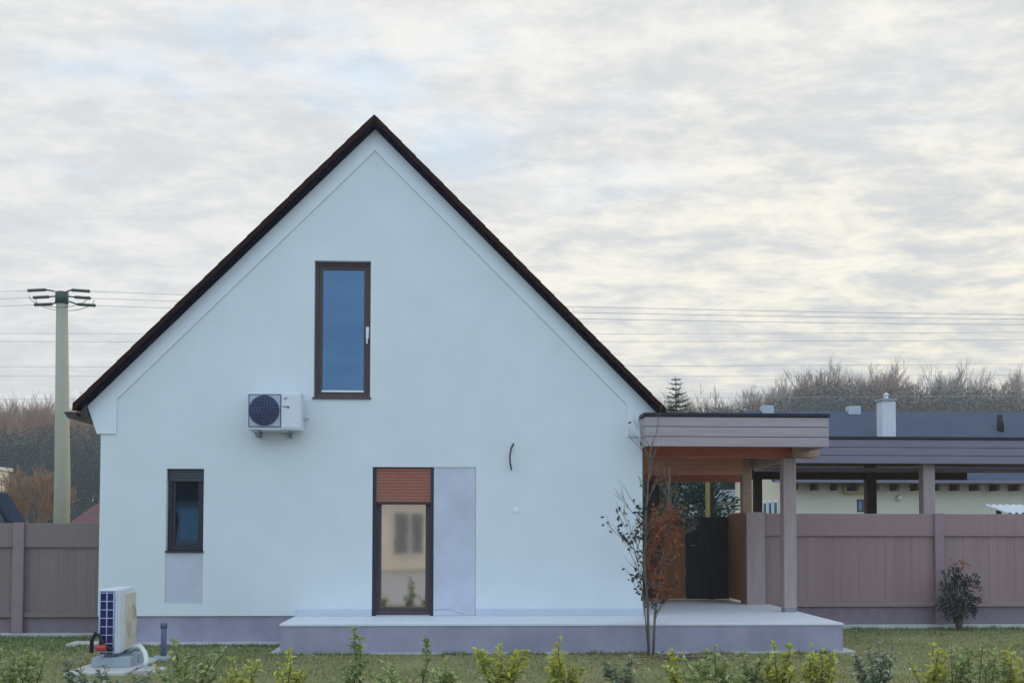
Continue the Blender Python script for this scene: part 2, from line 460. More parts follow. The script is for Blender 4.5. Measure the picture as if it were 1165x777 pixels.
def half(sign, xo, xi, xw, zb):
    # xo: outer corner under the verge end, xi: inner vertical, xw: outer bottom corner
    zo = roof_z(xo)
    return [(xA, zA), (xo, zo), (xw, zb), (xi, zb), (xi, inner_z(xi, off_i)), (xA, inner_z(xA, off_i))]


zb = Z(493.5, YW, 120)
dxo = xA - pE.x; dxi = xA - X(133, YW, 480); dxw = xA - X(111, YW, 480)
dxo_r = X(748, YW, 463) - xA; dxi_r = X(713, YW, 470) - xA; dxw_r = X(735, YW, 480) - xA
bd = MB()
bd.prism(half(-1, xA - dxo, xA - dxi, xA - dxw, zb), YG, YW - 0.002)
bd.prism(half(1, xA + dxo_r, xA + dxi_r, xA + dxw_r, zb), YG, YW - 0.002)
bd.build('gable_band', STUCCO_TRIM, house)
# eave soffit boxes running back along both sides
ev = MB()
ev.prism([(xA - dxo, roof_z(xA - dxo)), (xL - .002, roof_z(xL)), (xL - .002, zb), (xA - dxw, zb)], YW, YB)
ev.build('eave_soffit', STUCCO_TRIM, house); ev = MB()
ev.prism([(xA + dxo_r, roof_z(xA + dxo_r)), (xR + .002, roof_z(xR)), (xR + .002, zb), (xA + dxw_r, zb)], YW, YB)
ev.build('eave_soffit', STUCCO_TRIM, house)

# roof slabs: tiles over a drip edge
def roof_side(sign, xe):
    ze = roof_z(xe); th = 0.055
    q = MB()
    P = lambda x, o: (x, zA - slope * abs(x - xA) + o * k)
    q.prism([P(xA, .055), P(xe, .055), P(xe, .15), P(xA, .15)], YW - 0.17, YB + 0.15)
    return q


xeL = X(84, YW - .15, 462); xeR = X(757, YW - .15, 462)
rf = MB()
P = lambda x, o: (x, zA - slope * abs(x - xA) + o * k)
rf.prism([P(xA, .052), P(xeL, .052), P(xeL, .085), P(xA, .085), P(xeR, .085), P(xeR, .052)], YW - 0.14, YB + 0.14)
roof = rf.build('roof', ROOFTILE, house)
# courses of tiles on both slopes
tl = MB()
for sgn, xe in ((-1, xeL), (1, xeR)):
    Ls = abs(xe - xA); nC = 22
    for i in range(nC):
        a = xA + sgn * Ls * i / nC; c = xA + sgn * Ls * (i + 1.08) / nC
        if i == nC - 1: c = xA + sgn * (Ls + .04)
        pa, pc = P(a, .087), P(c, .087)
        qa, qc = P(a, .092), P(c, .108)
        tl.prism([pa, pc, qc, qa], YW - .10, YB + .10)
tl.build('tile_course', ROOFTILE, roof)
vg = MB()
for sgn, xe in ((-1, xeL), (1, xeR)):     # verge tiles, each lapping the one below it
    nT = 21; Lx = abs(xe - xA)
    for i in range(nT):
        a = xA + sgn * Lx * i / nT; c = xA + sgn * Lx * (i + 1.0) / nT
        dy = .003 * ((i * 5) % 3)
        vg.prism([P(a, .046), P(c, .040), P(c, .114), P(a, .107)], YW - 0.20 - dy, YW - 0.145)
vg.build('verge_trim', VERGE, roof)
dr = MB()
dr.prism([P(xA, .0), P(xA - dxo - .02, .0), P(xA - dxo - .02, .048), P(xA, .048), P(xA + dxo_r + .02, .048), P(xA + dxo_r + .02, .0)], YW - 0.175, YW - 0.024)
dr.build('drip_edge', VERGE2, roof)
rc = MB().tube([(xA, YW - .10, zA + .075 * k), (xA, YB + .1, zA + .075 * k)], .06, 10)
rc.build('ridge_cap', ROOFTILE, roof)
# gutters: half round troughs
for sgn, xe, nm in ((-1, xeL, 'gutter'), (1, xeR, 'gutter')):
    zg = roof_z(xe) + .02
    q = MB(); cxg = xe + sgn * .02; n = 10
    prof = [(cxg + .075 * math.cos(math.pi + math.pi * i / n), zg + .075 * math.sin(math.pi + math.pi * i / n)) for i in range(n + 1)]
    q.prism(prof, YW - .20, YB + .1)
    q.box(cxg - .09, cxg + .09, YW - .205, YB + .1, zg - .008, zg + .022)
    q.build(nm, GUTTER, roof, bevel=.004)
    f_ = MB(); x0 = xA + sgn * (dxo if sgn < 0 else dxo_r)
    f_.prism([(cxg - sgn * .07, zg - .02), (x0, roof_z(x0) + .0), (x0 - sgn * .03, roof_z(x0) - .14), (x0 + sgn * .03, zg - .09)], YW - .12, YB)
    f_.build('eave_fascia', SOFFIT_W if sgn > 0 else GUTTER, roof)


def frame_mb(x0, x1, z0, z1, wd, y0, y1):
    q = MB(); q.box(x0, x0 + wd, y0, y1, z0, z1); q.box(x1 - wd, x1, y0, y1, z0, z1)
    q.box(x0 + wd, x1 - wd, y0, y1, z1 - wd, z1); q.box(x0 + wd, x1 - wd, y0, y1, z0, z0 + wd); return q


def window(r, wd, fm, gm, dep=0.10, name='window', sash=0.05):
    x0, x1, z0, z1 = r
    yf = YW + dep
    fr = frame_mb(x0, x1, z0, z1, wd, yf, yf + .08).build(name, fm, house, bevel=.004)
    a = (x0 + wd, x1 - wd, z0 + wd, z1 - wd)
    frame_mb(a[0], a[1], a[2], a[3], sash, yf + .018, yf + .07).build('sash', fm, fr, bevel=.004)
    gx = (a[0] + sash, a[1] - sash, a[2] + sash, a[3] - sash)
    box(gx[0], gx[1], yf + .04, yf + .052, gx[2], gx[3]).build('pane', gm, fr)
    return fr, gx, yf


G_BLUE = glass('blue_sky_glass', (0.30, 0.42, 0.62), 0.30, (0.24, 0.42, 0.62))
G_DARK = glass('dark_glass', (0.55, 0.65, 0.75), 0.11, (0.3, 0.6, 1.0))
G_DOOR = glass('door_glass', (0.8, 0.78, 0.75), 0.70, (1.0, 0.94, 0.92), 0.045)
BLUE_BLIND = mat('blue_inner_blind', (0.07, 0.15, 0.30), rough=0.8, var=0.05, vscale=2)
# upper window
fr, gx, yf = window(rU, .055, FRAME_BR, G_BLUE, dep=.09, name='tall_window', sash=.05)
box(gx[0] - .06, gx[1] + .06, yf + .10, yf + .11, gx[2] - .05, gx[3] + .05).build('inner_blind', BLUE_BLIND, fr)
room(rU, 1.6).build('room', DARKROOM, house)
box(gx[0] - .005, gx[1] + .005, yf + .008, yf + .02, gx[2] - .02, gx[2] + .004).build('drip_rail', WHITE_PL, fr)
hx = X(416, YW); hz0, hz1 = Z(392, YW), Z(373, YW)
h = MB().box(hx - .022, hx + .022, yf - .012, yf + .016, (hz0 + hz1) / 2 - .04, (hz0 + hz1) / 2 + .13); h.tube([(hx, yf - .01, (hz0 + hz1) / 2 + .04), (hx, yf - .05, (hz0 + hz1) / 2 + .04), (hx - .004, yf - .05, hz0)], .013, 8)
h.build('handle', WHITE_PL, fr, bevel=.006)
box(rU[0] - .015, rU[1] + .015, YW - .03, YW + .088, rU[2] - .028, rU[2] - .003).build('window_sill', FRAME_BR, fr, bevel=.004)
# small ground-floor window with half open shutter
fr, gx, yf = window(rS, .055, FRAME, G_DARK, dep=.09, name='small_window', sash=.045)
room((rS[0], rS[1], rS[2], rS[3]), 1.2).build('room', DARKROOM, house)
sh = MB(); zt = rS[3] - .005
for i in range(4): sh.box(rS[0] + .02, rS[1] - .02, yf - .035, yf - .02, zt - .042 * (i + 1), zt - .042 * i - .006)
sh.build('roller_shutter', SHUTTER_D, fr)
wb = MB(); wb.box(gx[0] + .05, gx[1] - .02, yf + .10, yf + .11, gx[2] + .05, gx[2] + .50); wb.build('reflection_sheet', mat('teal_reflection', (0.10, 0.26, 0.32), rough=.9, var=.3, vscale=9), fr)  # teal sheet behind the pane imitating the reflection low in the glass
box(rS[0] - .01, rS[1] + .01, YW - .025, YW + .088, rS[2] - .026, rS[2] - .003).build('window_sill', FRAME, fr, bevel=.004)
box(rSS[0] + .002, rSS[1] - .002, YW + .012, YW + .15, rSP[2] + .002, rS[2] - .03).build('infill_panel', PRIMER, house)
# terrace door
x0, x1, z0, z1 = rD
yf = YW + .08
fr = frame_mb(x0 + .012, x1 - .004, zT + .01, z1 - .004, .06, yf, yf + .09).build('terrace_door', FRAME_BR, house, bevel=.004)
a = (x0 + .072, x1 - .064, zT + .07, z1 - .064)
frame_mb(*a, .05, yf + .02, yf + .075).build('sash', FRAME_BR, fr, bevel=.004)
gx = (a[0] + .05, a[1] - .05, a[2] + .05, a[3] - .05)
box(gx[0], gx[1], yf + .045, yf + .057, gx[2], gx[3]).build('pane', G_DOOR, fr)
sh = MB(); zt = z1 - .012; zsb = Z(571, YW)
ns = 11; hs = (zt - zsb) / ns
for i in range(ns): sh.box(x0 + .05, x1 - .04, yf - .035, yf - .018, zt - hs * (i + 1), zt - hs * i - .005)
shu = sh.build('roller_shutter', SHUTTER, fr)
box(x0 + .05, x1 - .04, yf - .045, yf - .012, zsb - .035, zsb - .002).build('shutter_bar', FRAME, shu)
rails = MB(); rails.box(x0 + .005, x0 + .05, yf - .05, yf - .004, zT + .004, z1 - .008); rails.box(x1 - .04, x1 + .004, yf - .05, yf - .004, zT + .004, z1 - .008)
rails.build('guide_rail', FRAME, fr)
box(x0 + .055, x1 - .045, yf - .03, yf + .1, zT + .001, zT + .009).build('threshold', TILE_TOP, fr)
cu = MB(); nC = 30
for i in range(nC):
    xa = gx[0] - .1 + (gx[1] - gx[0] + .2) * i / nC; xb = gx[0] - .1 + (gx[1] - gx[0] + .2) * (i + 1) / nC
    ya = yf + .3 + .025 * math.sin(i * 1.7); yb = yf + .3 + .025 * math.sin((i + 1) * 1.7)
    cu.face([(xa, ya, zT + .1), (xb, yb, zT + .1), (xb, yb, z1), (xa, ya, z1)], True)
cu.build('net_curtain', CURTAIN, fr)
room(rD, 1.6).build('room', DARKROOM, house)
ip = box(rDP[0] + .006, rDP[1] - .003, YW + .010, YW + .17, zT + .004, rDP[3] - .003)
ipo = ip.build('infill_panel', PRIMER, house)
ck = MB(); pts = [(494, 694), (502, 692.5), (508, 693.5), (514, 692.8), (520, 696), (528, 698)]
ck.tube([at(px, py, YW + .0095) for px, py in pts], .0035, 5); ck.build('crack', mat('crack_grey', (.25, .27, .34), rough=.9), ipo)

# ------------------------------------------------------------------ terrace
YT = 14.43
tx0, tx1 = X(318, YT, 712), X(960, YT, 710)
Yk = 19.2
terr = thing('terrace', ((tx0 + tx1) / 2, YT, 0), 'raised terrace with pale tiled top and lavender rendered front', 'terrace')
t = MB(); t.box(tx0 + .012, tx1 - .012, YT + .012, YW + .02, -.1, zT - .03); t.box(xR - .02, tx1 - .012, YW + .021, Yk, -.1, zT - .03)
t.build('base', PLINTH, terr)
t = MB(); t.box(tx0, tx1, YT, YW + .022, zT - .03, zT); t.box(xR - .02, tx1, YW + .0225, Yk, zT - .03, zT)
t.build('tiled_top', TILE_TOP, terr, bevel=.004)
t = MB(); t.box(tx0 - .13, tx1 + .16, YT - .02, YW - .0, -.1, .022); t.box(xR + .1, tx1 + .16, YW + .001, Yk - .5, -.1, .022)
t.build('footing', CONCRETE, terr)

# apron along the house and the left fence
ap = box(X(66, 15.2, 732), tx0 - .14, YW - .22, YW + .2, -.1, .035)
structure(ap.build('path', CONCRETE, None, loc=(xL, YW, 0)), 'narrow pale concrete strip along the house base')

# ------------------------------------------------------------------ wall-hung air conditioner
def fan_unit(label, px0, py0, px1, py1):
    Yf = YW - .38; Yb = YW - .08
    a = at(px0, py0, Yf); c = at(px1, py1, Yf)
    x0, x1, z1, z0 = a.x, c.x, a.z, c.z
    u = thing('air_conditioner', ((x0 + x1) / 2, Yb, z0), label, 'air conditioner')
    box(x0, x1, Yf + .012, Yb, z0, z1).build('casing', AC_BODY, u, bevel=.012)
    xs_ = x0 + (x1 - x0) * .635
    fs = box(x0 + .03, xs_ - .01, Yf, Yf + .02, z0 + .045, z1 - .035)
    fsp = fs.build('fan_surround', AC_PANEL, u, bevel=.006)
    frame_mb(x0 + .022, xs_ - .002, z0 + .037, z1 - .027, .012, Yf - .004, Yf + .010).build('surround_edge', AC_WIRE, u)
    cxf, czf = (x0 + xs_ + .01) / 2, (z0 + z1) / 2 + .005; rad = .218 * (z1 - z0) / .545
    d = MB(); n = 40
    d.face([(cxf + rad * math.cos(2 * math.pi * i / n), Yf - .003, czf + rad * math.sin(2 * math.pi * i / n)) for i in range(n)])
    op = d.build('fan_opening', AC_DARK, fsp)
    bl = MB()
    for k3 in range(3):
        for i in range(7):
            t0 = k3 * 2.0944 + .3 + i * .17; t1 = t0 + .17
            r0 = .05; r1 = rad * .93
            bl.face([(cxf + r0 * math.cos(t0), Yf - .005 - .001 * i, czf + r0 * math.sin(t0)), (cxf + r1 * math.cos(t0), Yf - .005 - .001 * i, czf + r1 * math.sin(t0)),
                     (cxf + r1 * math.cos(t1), Yf - .006 - .001 * i, czf + r1 * math.sin(t1)), (cxf + r0 * math.cos(t1), Yf - .006 - .001 * i, czf + r0 * math.sin(t1))], True)
    bl.tube([(cxf, Yf - .004, czf), (cxf, Yf - .016, czf)], .052, 16)
    bl.build('fan_blade', AC_BLADE, op)
    gr = MB()
    for rr in (.3, .5, .7, .87, 1.0):
        gr.tube([(cxf + rad * rr * math.cos(2 * math.pi * i / 36), Yf - .024, czf + rad * rr * math.sin(2 * math.pi * i / 36)) for i in range(37)], .0035, 5)
    for i in range(-4, 5):
        q = rad * i / 5; hh = math.sqrt(rad * rad - q * q)
        gr.tube([(cxf - hh, Yf - .024, czf + q), (cxf + hh, Yf - .024, czf + q)], .0035, 5); gr.tube([(cxf + q, Yf - .026, czf - hh), (cxf + q, Yf - .026, czf + hh)], .003, 5)
    gr.build('fan_grille', AC_WIRE, fsp)
    box(xs_ + .0, x1 - .012, Yf + .002, Yf + .02, z0 + .03, z1 - .02).build('side_cover', AC_BODY, u, bevel=.006)
    mk = MB(); mx0 = xs_ + .028
    mz = z1 - .10
    mk.prism([(mx0, mz), (mx0 + .028, mz + .022), (mx0 + .075, mz + .034), (mx0 + .03, mz + .004)], Yf - .0015, Yf + .003)
    mk.build('badge', MARK, u); mk = MB()
    mk.box(mx0 - .01, mx0 + .085, Yf - .0015, Yf + .003, mz - .105, mz - .093); mk.box(mx0 + .055, mx0 + .083, Yf - .0015, Yf + .003, mz - .122, mz - .1055)
    mk.build('badge', MARK, u)
    for bx_ in (x0 + .10, x1 - .22):
        br = MB(); br.box(bx_, bx_ + .045, Yf + .0, YW - .001, z0 - .035, z0 - .003); br.prism([(bx_ + .005, z0 - .04), (bx_ + .04, z0 - .04), (bx_ + .04, z0 - .085), (bx_ + .005, z0 - .085)], YW - .03, YW - .001)
        br.tube([(bx_ + .022, Yf + .02, z0 - .04), (bx_ + .022, Yf + .10, z0 - .085), (bx_ + .022, YW - .03, z0 - .08)], .014, 6)
        br.box(bx_ - .03, bx_ + .06, Yf + .01, Yf + .09, z0 - .0345, z0 - .002)
        br.build('bracket', STEEL, u)
    vb = MB(); vb.tube([(x1 - .01, YW - .14, z0 + .18), (x1 + .03, YW - .1, z0 + .19), (x1 + .05, YW - .02, z0 + .20), (x1 + .052, YW + .01, z0 + .20)], .014, 6)
    vb.build('pipe', AC_PANEL, u)
    return u


fan_unit('white air conditioner with round dark fan hung on the house wall', 281, 446, 342, 489)

# loose cable and small wall outlet
cb_ = MB().tube([at(584, 505, YW - .02), at(581.5, 510, YW - .05), at(580.2, 518, YW - .06), at(580.3, 526, YW - .06), at(582, 535, YW - .05)] , .011, 8)
p0 = at(584, 504.5, YW + .02); cb_.tube([p0, at(584, 505, YW - .02)], .011, 8)
tag(cb_.build('loose_cable', HOSE_D, None, loc=p0), 'short black loose cable end sticking out of the white wall', 'cable')
oc = at(587, 580, YW - .01)
u = thing('wall_outlet', oc, 'tiny pale round outlet cover on the wall below the loose cable', 'outlet')
MB().tube([(oc.x, YW - .012, oc.z), (oc.x, YW + .001, oc.z)], .045, 20).build('cover', WHITE_PL, u)
MB().tube([(oc.x, YW - .02, oc.z), (oc.x, YW - .0125, oc.z)], .02, 12).build('cap', WHITE_PL, u)

# ------------------------------------------------------------------ ground heat pump
Yh = 12.95
hp0 = at(112, 740, Yh); x0 = hp0.x; x1 = X(131.5, Yh); x2 = X(134.5, Yh); x3 = X(136.5, Yh)
zb_, zt_ = Z(742, Yh), Z(670, Yh)
hp = thing('heat_pump', (x0 + .25, Yh + .4, 0.14), 'beige and white outdoor heat pump turned sideways with blue coil behind a pale grid', 'heat pump')
Yd = Yh + .66
box(x0 - .012, x2, Yh + .012, Yd, zb_, zt_).build('casing', AC_BODY, hp, bevel=.012)
cg = box(x0 + .008, x1, Yh, Yh + .02, zb_ + .0, zt_ - .022).build('coil', COIL, hp)
gr = MB()
for i in range(3):
    xx = x0 + .012 + (x1 - x0 - .016) * i / 2; gr.tube([(xx, Yh - .008, zb_), (xx, Yh - .008, zt_ - .03)], .007, 6)
for i in range(8):
    zz = zb_ + .02 + (zt_ - zb_ - .06) * i / 7; gr.tube([(x0 + .004, Yh - .008, zz), (x1 - .004, Yh - .008, zz)], .0065, 6)
gr.build('coil_guard', GRID, hp)
box(x2 + .001, x3, Yh + .02, Yh + .24, zb_, zt_ - .012).build('side_cover', AC_BODY, hp, bevel=.008)
fb = MB().box(x2 + .001, x3 + .012, Yh + .244, Yd - .01, zb_ + .01, zt_ - .055); fbo = fb.build('front_panel', BEIGE, hp, bevel=.02)
fr_ = MB(); cy_ = (Yh + .244 + Yd) / 2; cz_ = (zb_ + zt_) / 2 - .02
for rr in (.06, .11, .16, .195): fr_.tube([(x3 + .016, cy_ + rr * math.cos(2 * math.pi * i / 30), cz_ + rr * math.sin(2 * math.pi * i / 30)) for i in range(31)], .005, 5)
fr_.build('fan_grille', BEIGE, fbo)
for fy in (Yh + .1, Yd - .16): box(x0 + .03, x3 - .05, fy, fy + .06, zb_ - .045, zb_ - .001).build('foot', STEEL, hp, bevel=.005)
bx0, bx1 = X(103, Yh - .1), X(148, Yh - .1)
bt = thing('block_plinth', ((bx0 + bx1) / 2, Yh, .01), 'pair of pale aerated blocks carrying the outdoor heat pump', 'block')
box(bx0, bx1, Yh + .0, Yh + .26, .031, zb_ - .046).build('block', BLOCK, bt, bevel=.008); box(bx0, bx1, Yd - .26, Yd, .031, zb_ - .046).build('block', BLOCK, bt, bevel=.008)
pv = MB(); q0 = at(86, 768, 12.6)
px_ = X(84, 12.7), X(152, 12.7)
pv.box(px_[0], px_[1], 12.45, 13.95, -.02, .03)
tag(pv.build('paving_slab', CONCRETE, None, bevel=.008, loc=((px_[0] + px_[1]) / 2, 13, 0)), 'long pale concrete slab under the heat pump and its blocks', 'slab')
ps = X(157, 12.8), X(188, 12.8)
q = MB(); q.prism([(ps[0], -.01), (ps[1], -.01), (ps[1] - .02, .022), (ps[0] + .04, .034)], 12.6, 13.0)
tag(q.build('stone_slab', CONCRETE, None, bevel=.006, loc=(ps[0], 12.8, 0)), 'small tilted pale slab on the grass right of the white hose', 'slab')
hs_ = MB().tube([at(148, 741, Yh + .3), at(153, 735, Yh + .2), at(160, 735, Yh + .05), at(165, 742, Yh - .05), at(167, 752, Yh - .1), at(164, 757, Yh - .15)], .028, 10)
tag(hs_.build('insulated_hose', HOSE_W, None, loc=at(150, 741, Yh)), 'white insulated hose curving from the heat pump to the ground', 'hose')
hd = MB(); pts = [at(104, 742, Yh - .02), at(104.5, 728, Yh - .04), at(109, 720, Yh - .05), at(114, 724, Yh - .05), at(118, 735, Yh - .05), at(128, 739, Yh - .05)]
hd.tube(pts, .024, 8)
tag(hd.build('coiled_hose', HOSE_D, None, loc=pts[0]), 'black cable loop hanging beside the coil of the heat pump', 'cable')
rv = at(114, 740, Yh - .1)
r_ = thing('valve', (rv.x, rv.y, Z(741, Yh)), 'small red valve lying at the foot of the heat pump', 'valve')
MB().tube([(rv.x - .05, rv.y, rv.z + .035), (rv.x + .06, rv.y + .01, rv.z + .03)], .04, 12).build('body', RED, r_, bevel=.006)
MB().tube([(rv.x, rv.y, rv.z + .05), (rv.x, rv.y, rv.z + .13)], .016, 8).build('stem', HOSE_D, r_)
# pipe stub on the lawn
pp = at(186, 748, 13.9)
u = thing('standpipe', (pp.x, 13.9, 0), 'grey plastic pipe standing upright in the grass beside the plinth', 'pipe')
MB().tube([(pp.x, 13.9, -.05), (pp.x, 13.9, Z(709, 13.9))], .036, 16).build('tube', PIPE_G, u)
MB().tube([(pp.x, 13.9, Z(713, 13.9)), (pp.x, 13.9, Z(707.5, 13.9))], .042, 16).build('cap', PIPE_G, u)
MB().tube([(pp.x, 13.9, -.02), (pp.x, 13.9, .05)], .12, 16).build('collar', BLOCK, u)

# ------------------------------------------------------------------ fences
def fence(name, label, x0, x1, Y, ztop, zrail, zpan, zbase, posts, fm, kerb=True, postw=.15):
    f = thing(name, ((x0 + x1) / 2, Y, 0), label, 'fence')
    edges = [x0] + [p for p in posts if x0 < p < x1] + [x1]
    for a, c in zip(edges[:-1], edges[1:]):
        a_ = a + .001; c_ = c - .001
        nb = max(1, round((c_ - a_) / .145)); q = MB()
        for i in range(nb):
            xa = a_ + (c_ - a_) * i / nb; xb = a_ + (c_ - a_) * (i + 1) / nb
            dy = .0015 * ((i * 7) % 3)
            q.box(xa, xb - .0018, Y + .022 + dy, Y + .044, zpan, zrail + .02)
        q.build('panel', fm, f)
        box(a_, c_, Y - .018, Y + .010, zrail, ztop).build('top_rail', fm, f, bevel=.006)
        box(a_, c_, Y - .012, Y + .010, zpan - .0, zpan + .075).build('bottom_rail', fm, f, bevel=.006)
        box(a_, c_, Y + .03, Y + .075, zbase, zpan - .002).build('base_board', FENCE_PL, f, bevel=.006)
        if kerb: box(a_, c_, Y - .11, Y + .09, -.1, zbase).build('kerb', CONCRETE, f, bevel=.008)
    for p in posts:
        box(p - postw / 2, p + postw / 2, Y - .065, Y - .0185, zbase - .02 if kerb else zbase, ztop + .012).build('post', FENCE_PO, f, bevel=.008)
    return f


YFR = 18.0
zF = Z(584, YFR, 900)
fx0 = X(848, YFR)
fence('wooden_fence', 'mauve brown board fence right of the terrace behind the bush', fx0, X(1500, YFR), YFR, zF, Z(609.5, YFR, 900), Z(690, YFR, 950), .06,
      [fx0 + .15, X(1067, YFR), X(1067, YFR) + 3.05], FENCE)
# lighter broad end post at the carport corner
box(fx0 - .005, fx0 + .30, YFR - .10, YFR - .0665, zT if False else .07, zF + .02).build('end_board', WOOD_POST, bpy.data.objects['wooden_fence'], bevel=.008)
YFL = 17.0
fence('wooden_fence', 'grey brown board fence left of the house under the utility pole', X(-260, YFL), X(120, YFL), YFL, Z(595, YFL, 60), Z(622.5, YFL, 60), Z(702, YFL, 60), .045,
      [X(23, YFL) - 2.9, X(23, YFL)], FENCE_L, postw=.165)
# return fence going back to the gate (boards run up)
YGt = 19.2
rt = thing('side_fence', (fx0, (YFR + YGt) / 2, 0), 'return fence coloured with orange sun glow between the charcoal gate and the board fence', 'fence')
q = MB(); n = 8
for i in range(n):
    ya = YFR + .04 + (YGt - YFR - .04) * i / n; yb = YFR + .04 + (YGt - YFR - .04) * (i + 1) / n
    q.box(fx0, fx0 + .03, ya, yb - .006, zT + .04, zF - .02)
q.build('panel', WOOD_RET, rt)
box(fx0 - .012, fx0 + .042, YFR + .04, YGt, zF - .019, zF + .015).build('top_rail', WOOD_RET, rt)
# gate and side panel next to the house
gx0, gx1 = X(780, YGt), X(829.5, YGt)
gt = thing('garden_gate', ((gx0 + gx1) / 2, YGt, zT), 'charcoal board gate at the back of the covered terrace', 'gate')
zG = Z(588, YGt, 800)
q = MB(); n = 7
for i in range(n):
    xa = gx0 + (gx1 - gx0) * i / n; xb = gx0 + (gx1 - gx0) * (i + 1) / n
    q.box(xa, xb - .003, YGt, YGt + .03, zT + .012, zG)
q.build('boards', GATE, gt)
q = MB(); q.box(gx0, gx1, YGt + .031, YGt + .06, zT + .3, zT + .4); q.build('cross_rail', GATE, gt); q = MB(); q.box(gx0, gx1, YGt + .031, YGt + .06, zG - .4, zG - .3); q.build('cross_rail', GATE, gt)
MB().tube([(gx0 + .08, YGt - .05, zT + .95), (gx0 + .18, YGt - .05, zT + .95)], .011, 8).tube([(gx0 + .08, YGt, zT + .95), (gx0 + .08, YGt - .05, zT + .95)], .011, 8).build('handle', STEEL, gt)
sp_ = thing('wood_screen', ((xR + gx0) / 2, YGt, zT), 'orange brown wooden screen between the house corner and the charcoal gate', 'screen')
q = MB(); n = 10; sx0 = X(700, YGt)
for i in range(n):
    xa = sx0 + (gx0 - .01 - sx0) * i / n; xb = sx0 + (gx0 - .01 - sx0) * (i + 1) / n
    q.box(xa, xb - .006, YGt - .01, YGt + .02, zT + .02, zG)
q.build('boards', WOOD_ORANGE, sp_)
box(sx0, gx0 - .01, YGt - .03, YGt - .011, zG - .09, zG + .01).build('top_rail', WOOD_TAN, sp_)

# ------------------------------------------------------------------ carport canopy at the house corner
YC = 15.25
cx0, cx1 = X(734, YC, 490), X(943, YC, 490)
zc0, zc1 = Z(508, YC, 850), Z(474, YC, 850)
cn = thing('canopy', ((cx0 + cx1) / 2, YC + 1, 0), 'flat roofed canopy with mauve fascia boards over the right end of the terrace', 'canopy')
YLC = 19.55
hb = (zc1 - zc0) / 3
q = MB()
for i in range(3):
    za = zc0 + hb * i; zb2 = zc0 + hb * (i + 1) - .008
    q.box(cx0, cx1, YC, YC + .03, za, zb2)
    q.box(cx0, cx0 + .03, YC + .031, YG - .004, za, zb2)
    q.box(cx1 - .03, cx1, YC + .031, YLC - .01, za, zb2)
q.build('fascia', FASCIA, cn, bevel=.005)
box(cx0 + .031, cx1 - .031, YC + .031, YC + .06, zc0 + .01, zc1 - .01).build('fascia_backing', WOOD_DARK, cn)
q = MB(); q.box(cx0 - .02, cx1 + .02, YC - .02, YG - .004, zc1 + .001, Z(470, YC, 850)); q.box(xR + .12, cx1 + .02, YG - .003, YLC - .01, zc1 + .001, Z(470, YC, 850))
q.build('roof_cover', MEMBRANE, cn, bevel=.006)
q = MB(); xs0 = xR + .03
nb = 26
for i in range(nb):
    ya = YC + .07 + (YLC - YC - .1) * i / nb; yb = YC + .07 + (YLC - YC - .1) * (i + 1) / nb
    xst = xs0 if ya > YG - .01 else cx0 + .04
    if ya <= YG - .01 and yb > YG - .01: xst = xs0
    q.box(xst, cx1 - .04, ya, yb - .006, zc0 + .16, zc0 + .18)
q.build('soffit', WOOD_RED, cn)
zbm0, zbm1 = zc0 - .14, zc0 + .045
YP = 16.4
pxl, pxr = X(889.5, YP), X(904, YP)
q = box(xR + .02, X(925, YP), YP - .07, YP + .07, zbm0 + .055, zbm1 + .11); q.build('beam', WOOD_RED, cn, bevel=.006)
q = box(X(898, YP), X(926, YP), YP - .3, YP - .16, zc0 - .085, zc0 + .10); q.build('beam_end', WOOD_TAN, cn, bevel=.006)
q = box(xR + .02, cx1 - .2, 18.95, 19.09, Z(548, 19, 800), Z(538, 19, 800)); q.build('beam', WOOD_RED, cn, bevel=.006)
q = box(xR + .02, X(846, 17.6), 17.6, 17.72, Z(540, 17.6, 800), Z(519, 17.6, 800)); q.build('beam', WOOD_SALMON, cn, bevel=.006)
q = box((pxl + pxr) / 2 - .06, (pxl + pxr) / 2 + .06, YP + .071, 18.94, zc0 - .14, zc0 + .05); q.build('beam', WOOD_TAN, cn, bevel=.006)
q = MB(); q.prism([((pxl + pxr) / 2 - .09, zc0 - .1), ((pxl + pxr) / 2 - .09, zc0 - .24), (X(843, 16.9), zc0 - .42), (X(843, 16.9), zc0 - .30)], YP + .3, YP + .40)
for nm, px, Yp, wd, mt, zbot in (('post', 896.8, YP, (pxr - pxl), WOOD_POST, zT), ('post', 849, 18.3, .165, WOOD_TAN, .3), ('post', 742, 18.95, .22, WOOD_DARK, zT)):
    xx = X(px, Yp)
    p_ = box(xx - wd / 2, xx + wd / 2, Yp - wd / 2, Yp + wd / 2, zbot + .05, zbm0 + .054 if Yp == YP else Z(548.2, 19, 800) if Yp > 18.5 else zc0 + .15).build(nm, mt, cn, bevel=.012)
    if Yp == YP:
        box(xx - .09, xx + .09, Yp - .09, Yp + .09, zbot + .001, zbot + .049).build('post_foot', STEEL, p_)

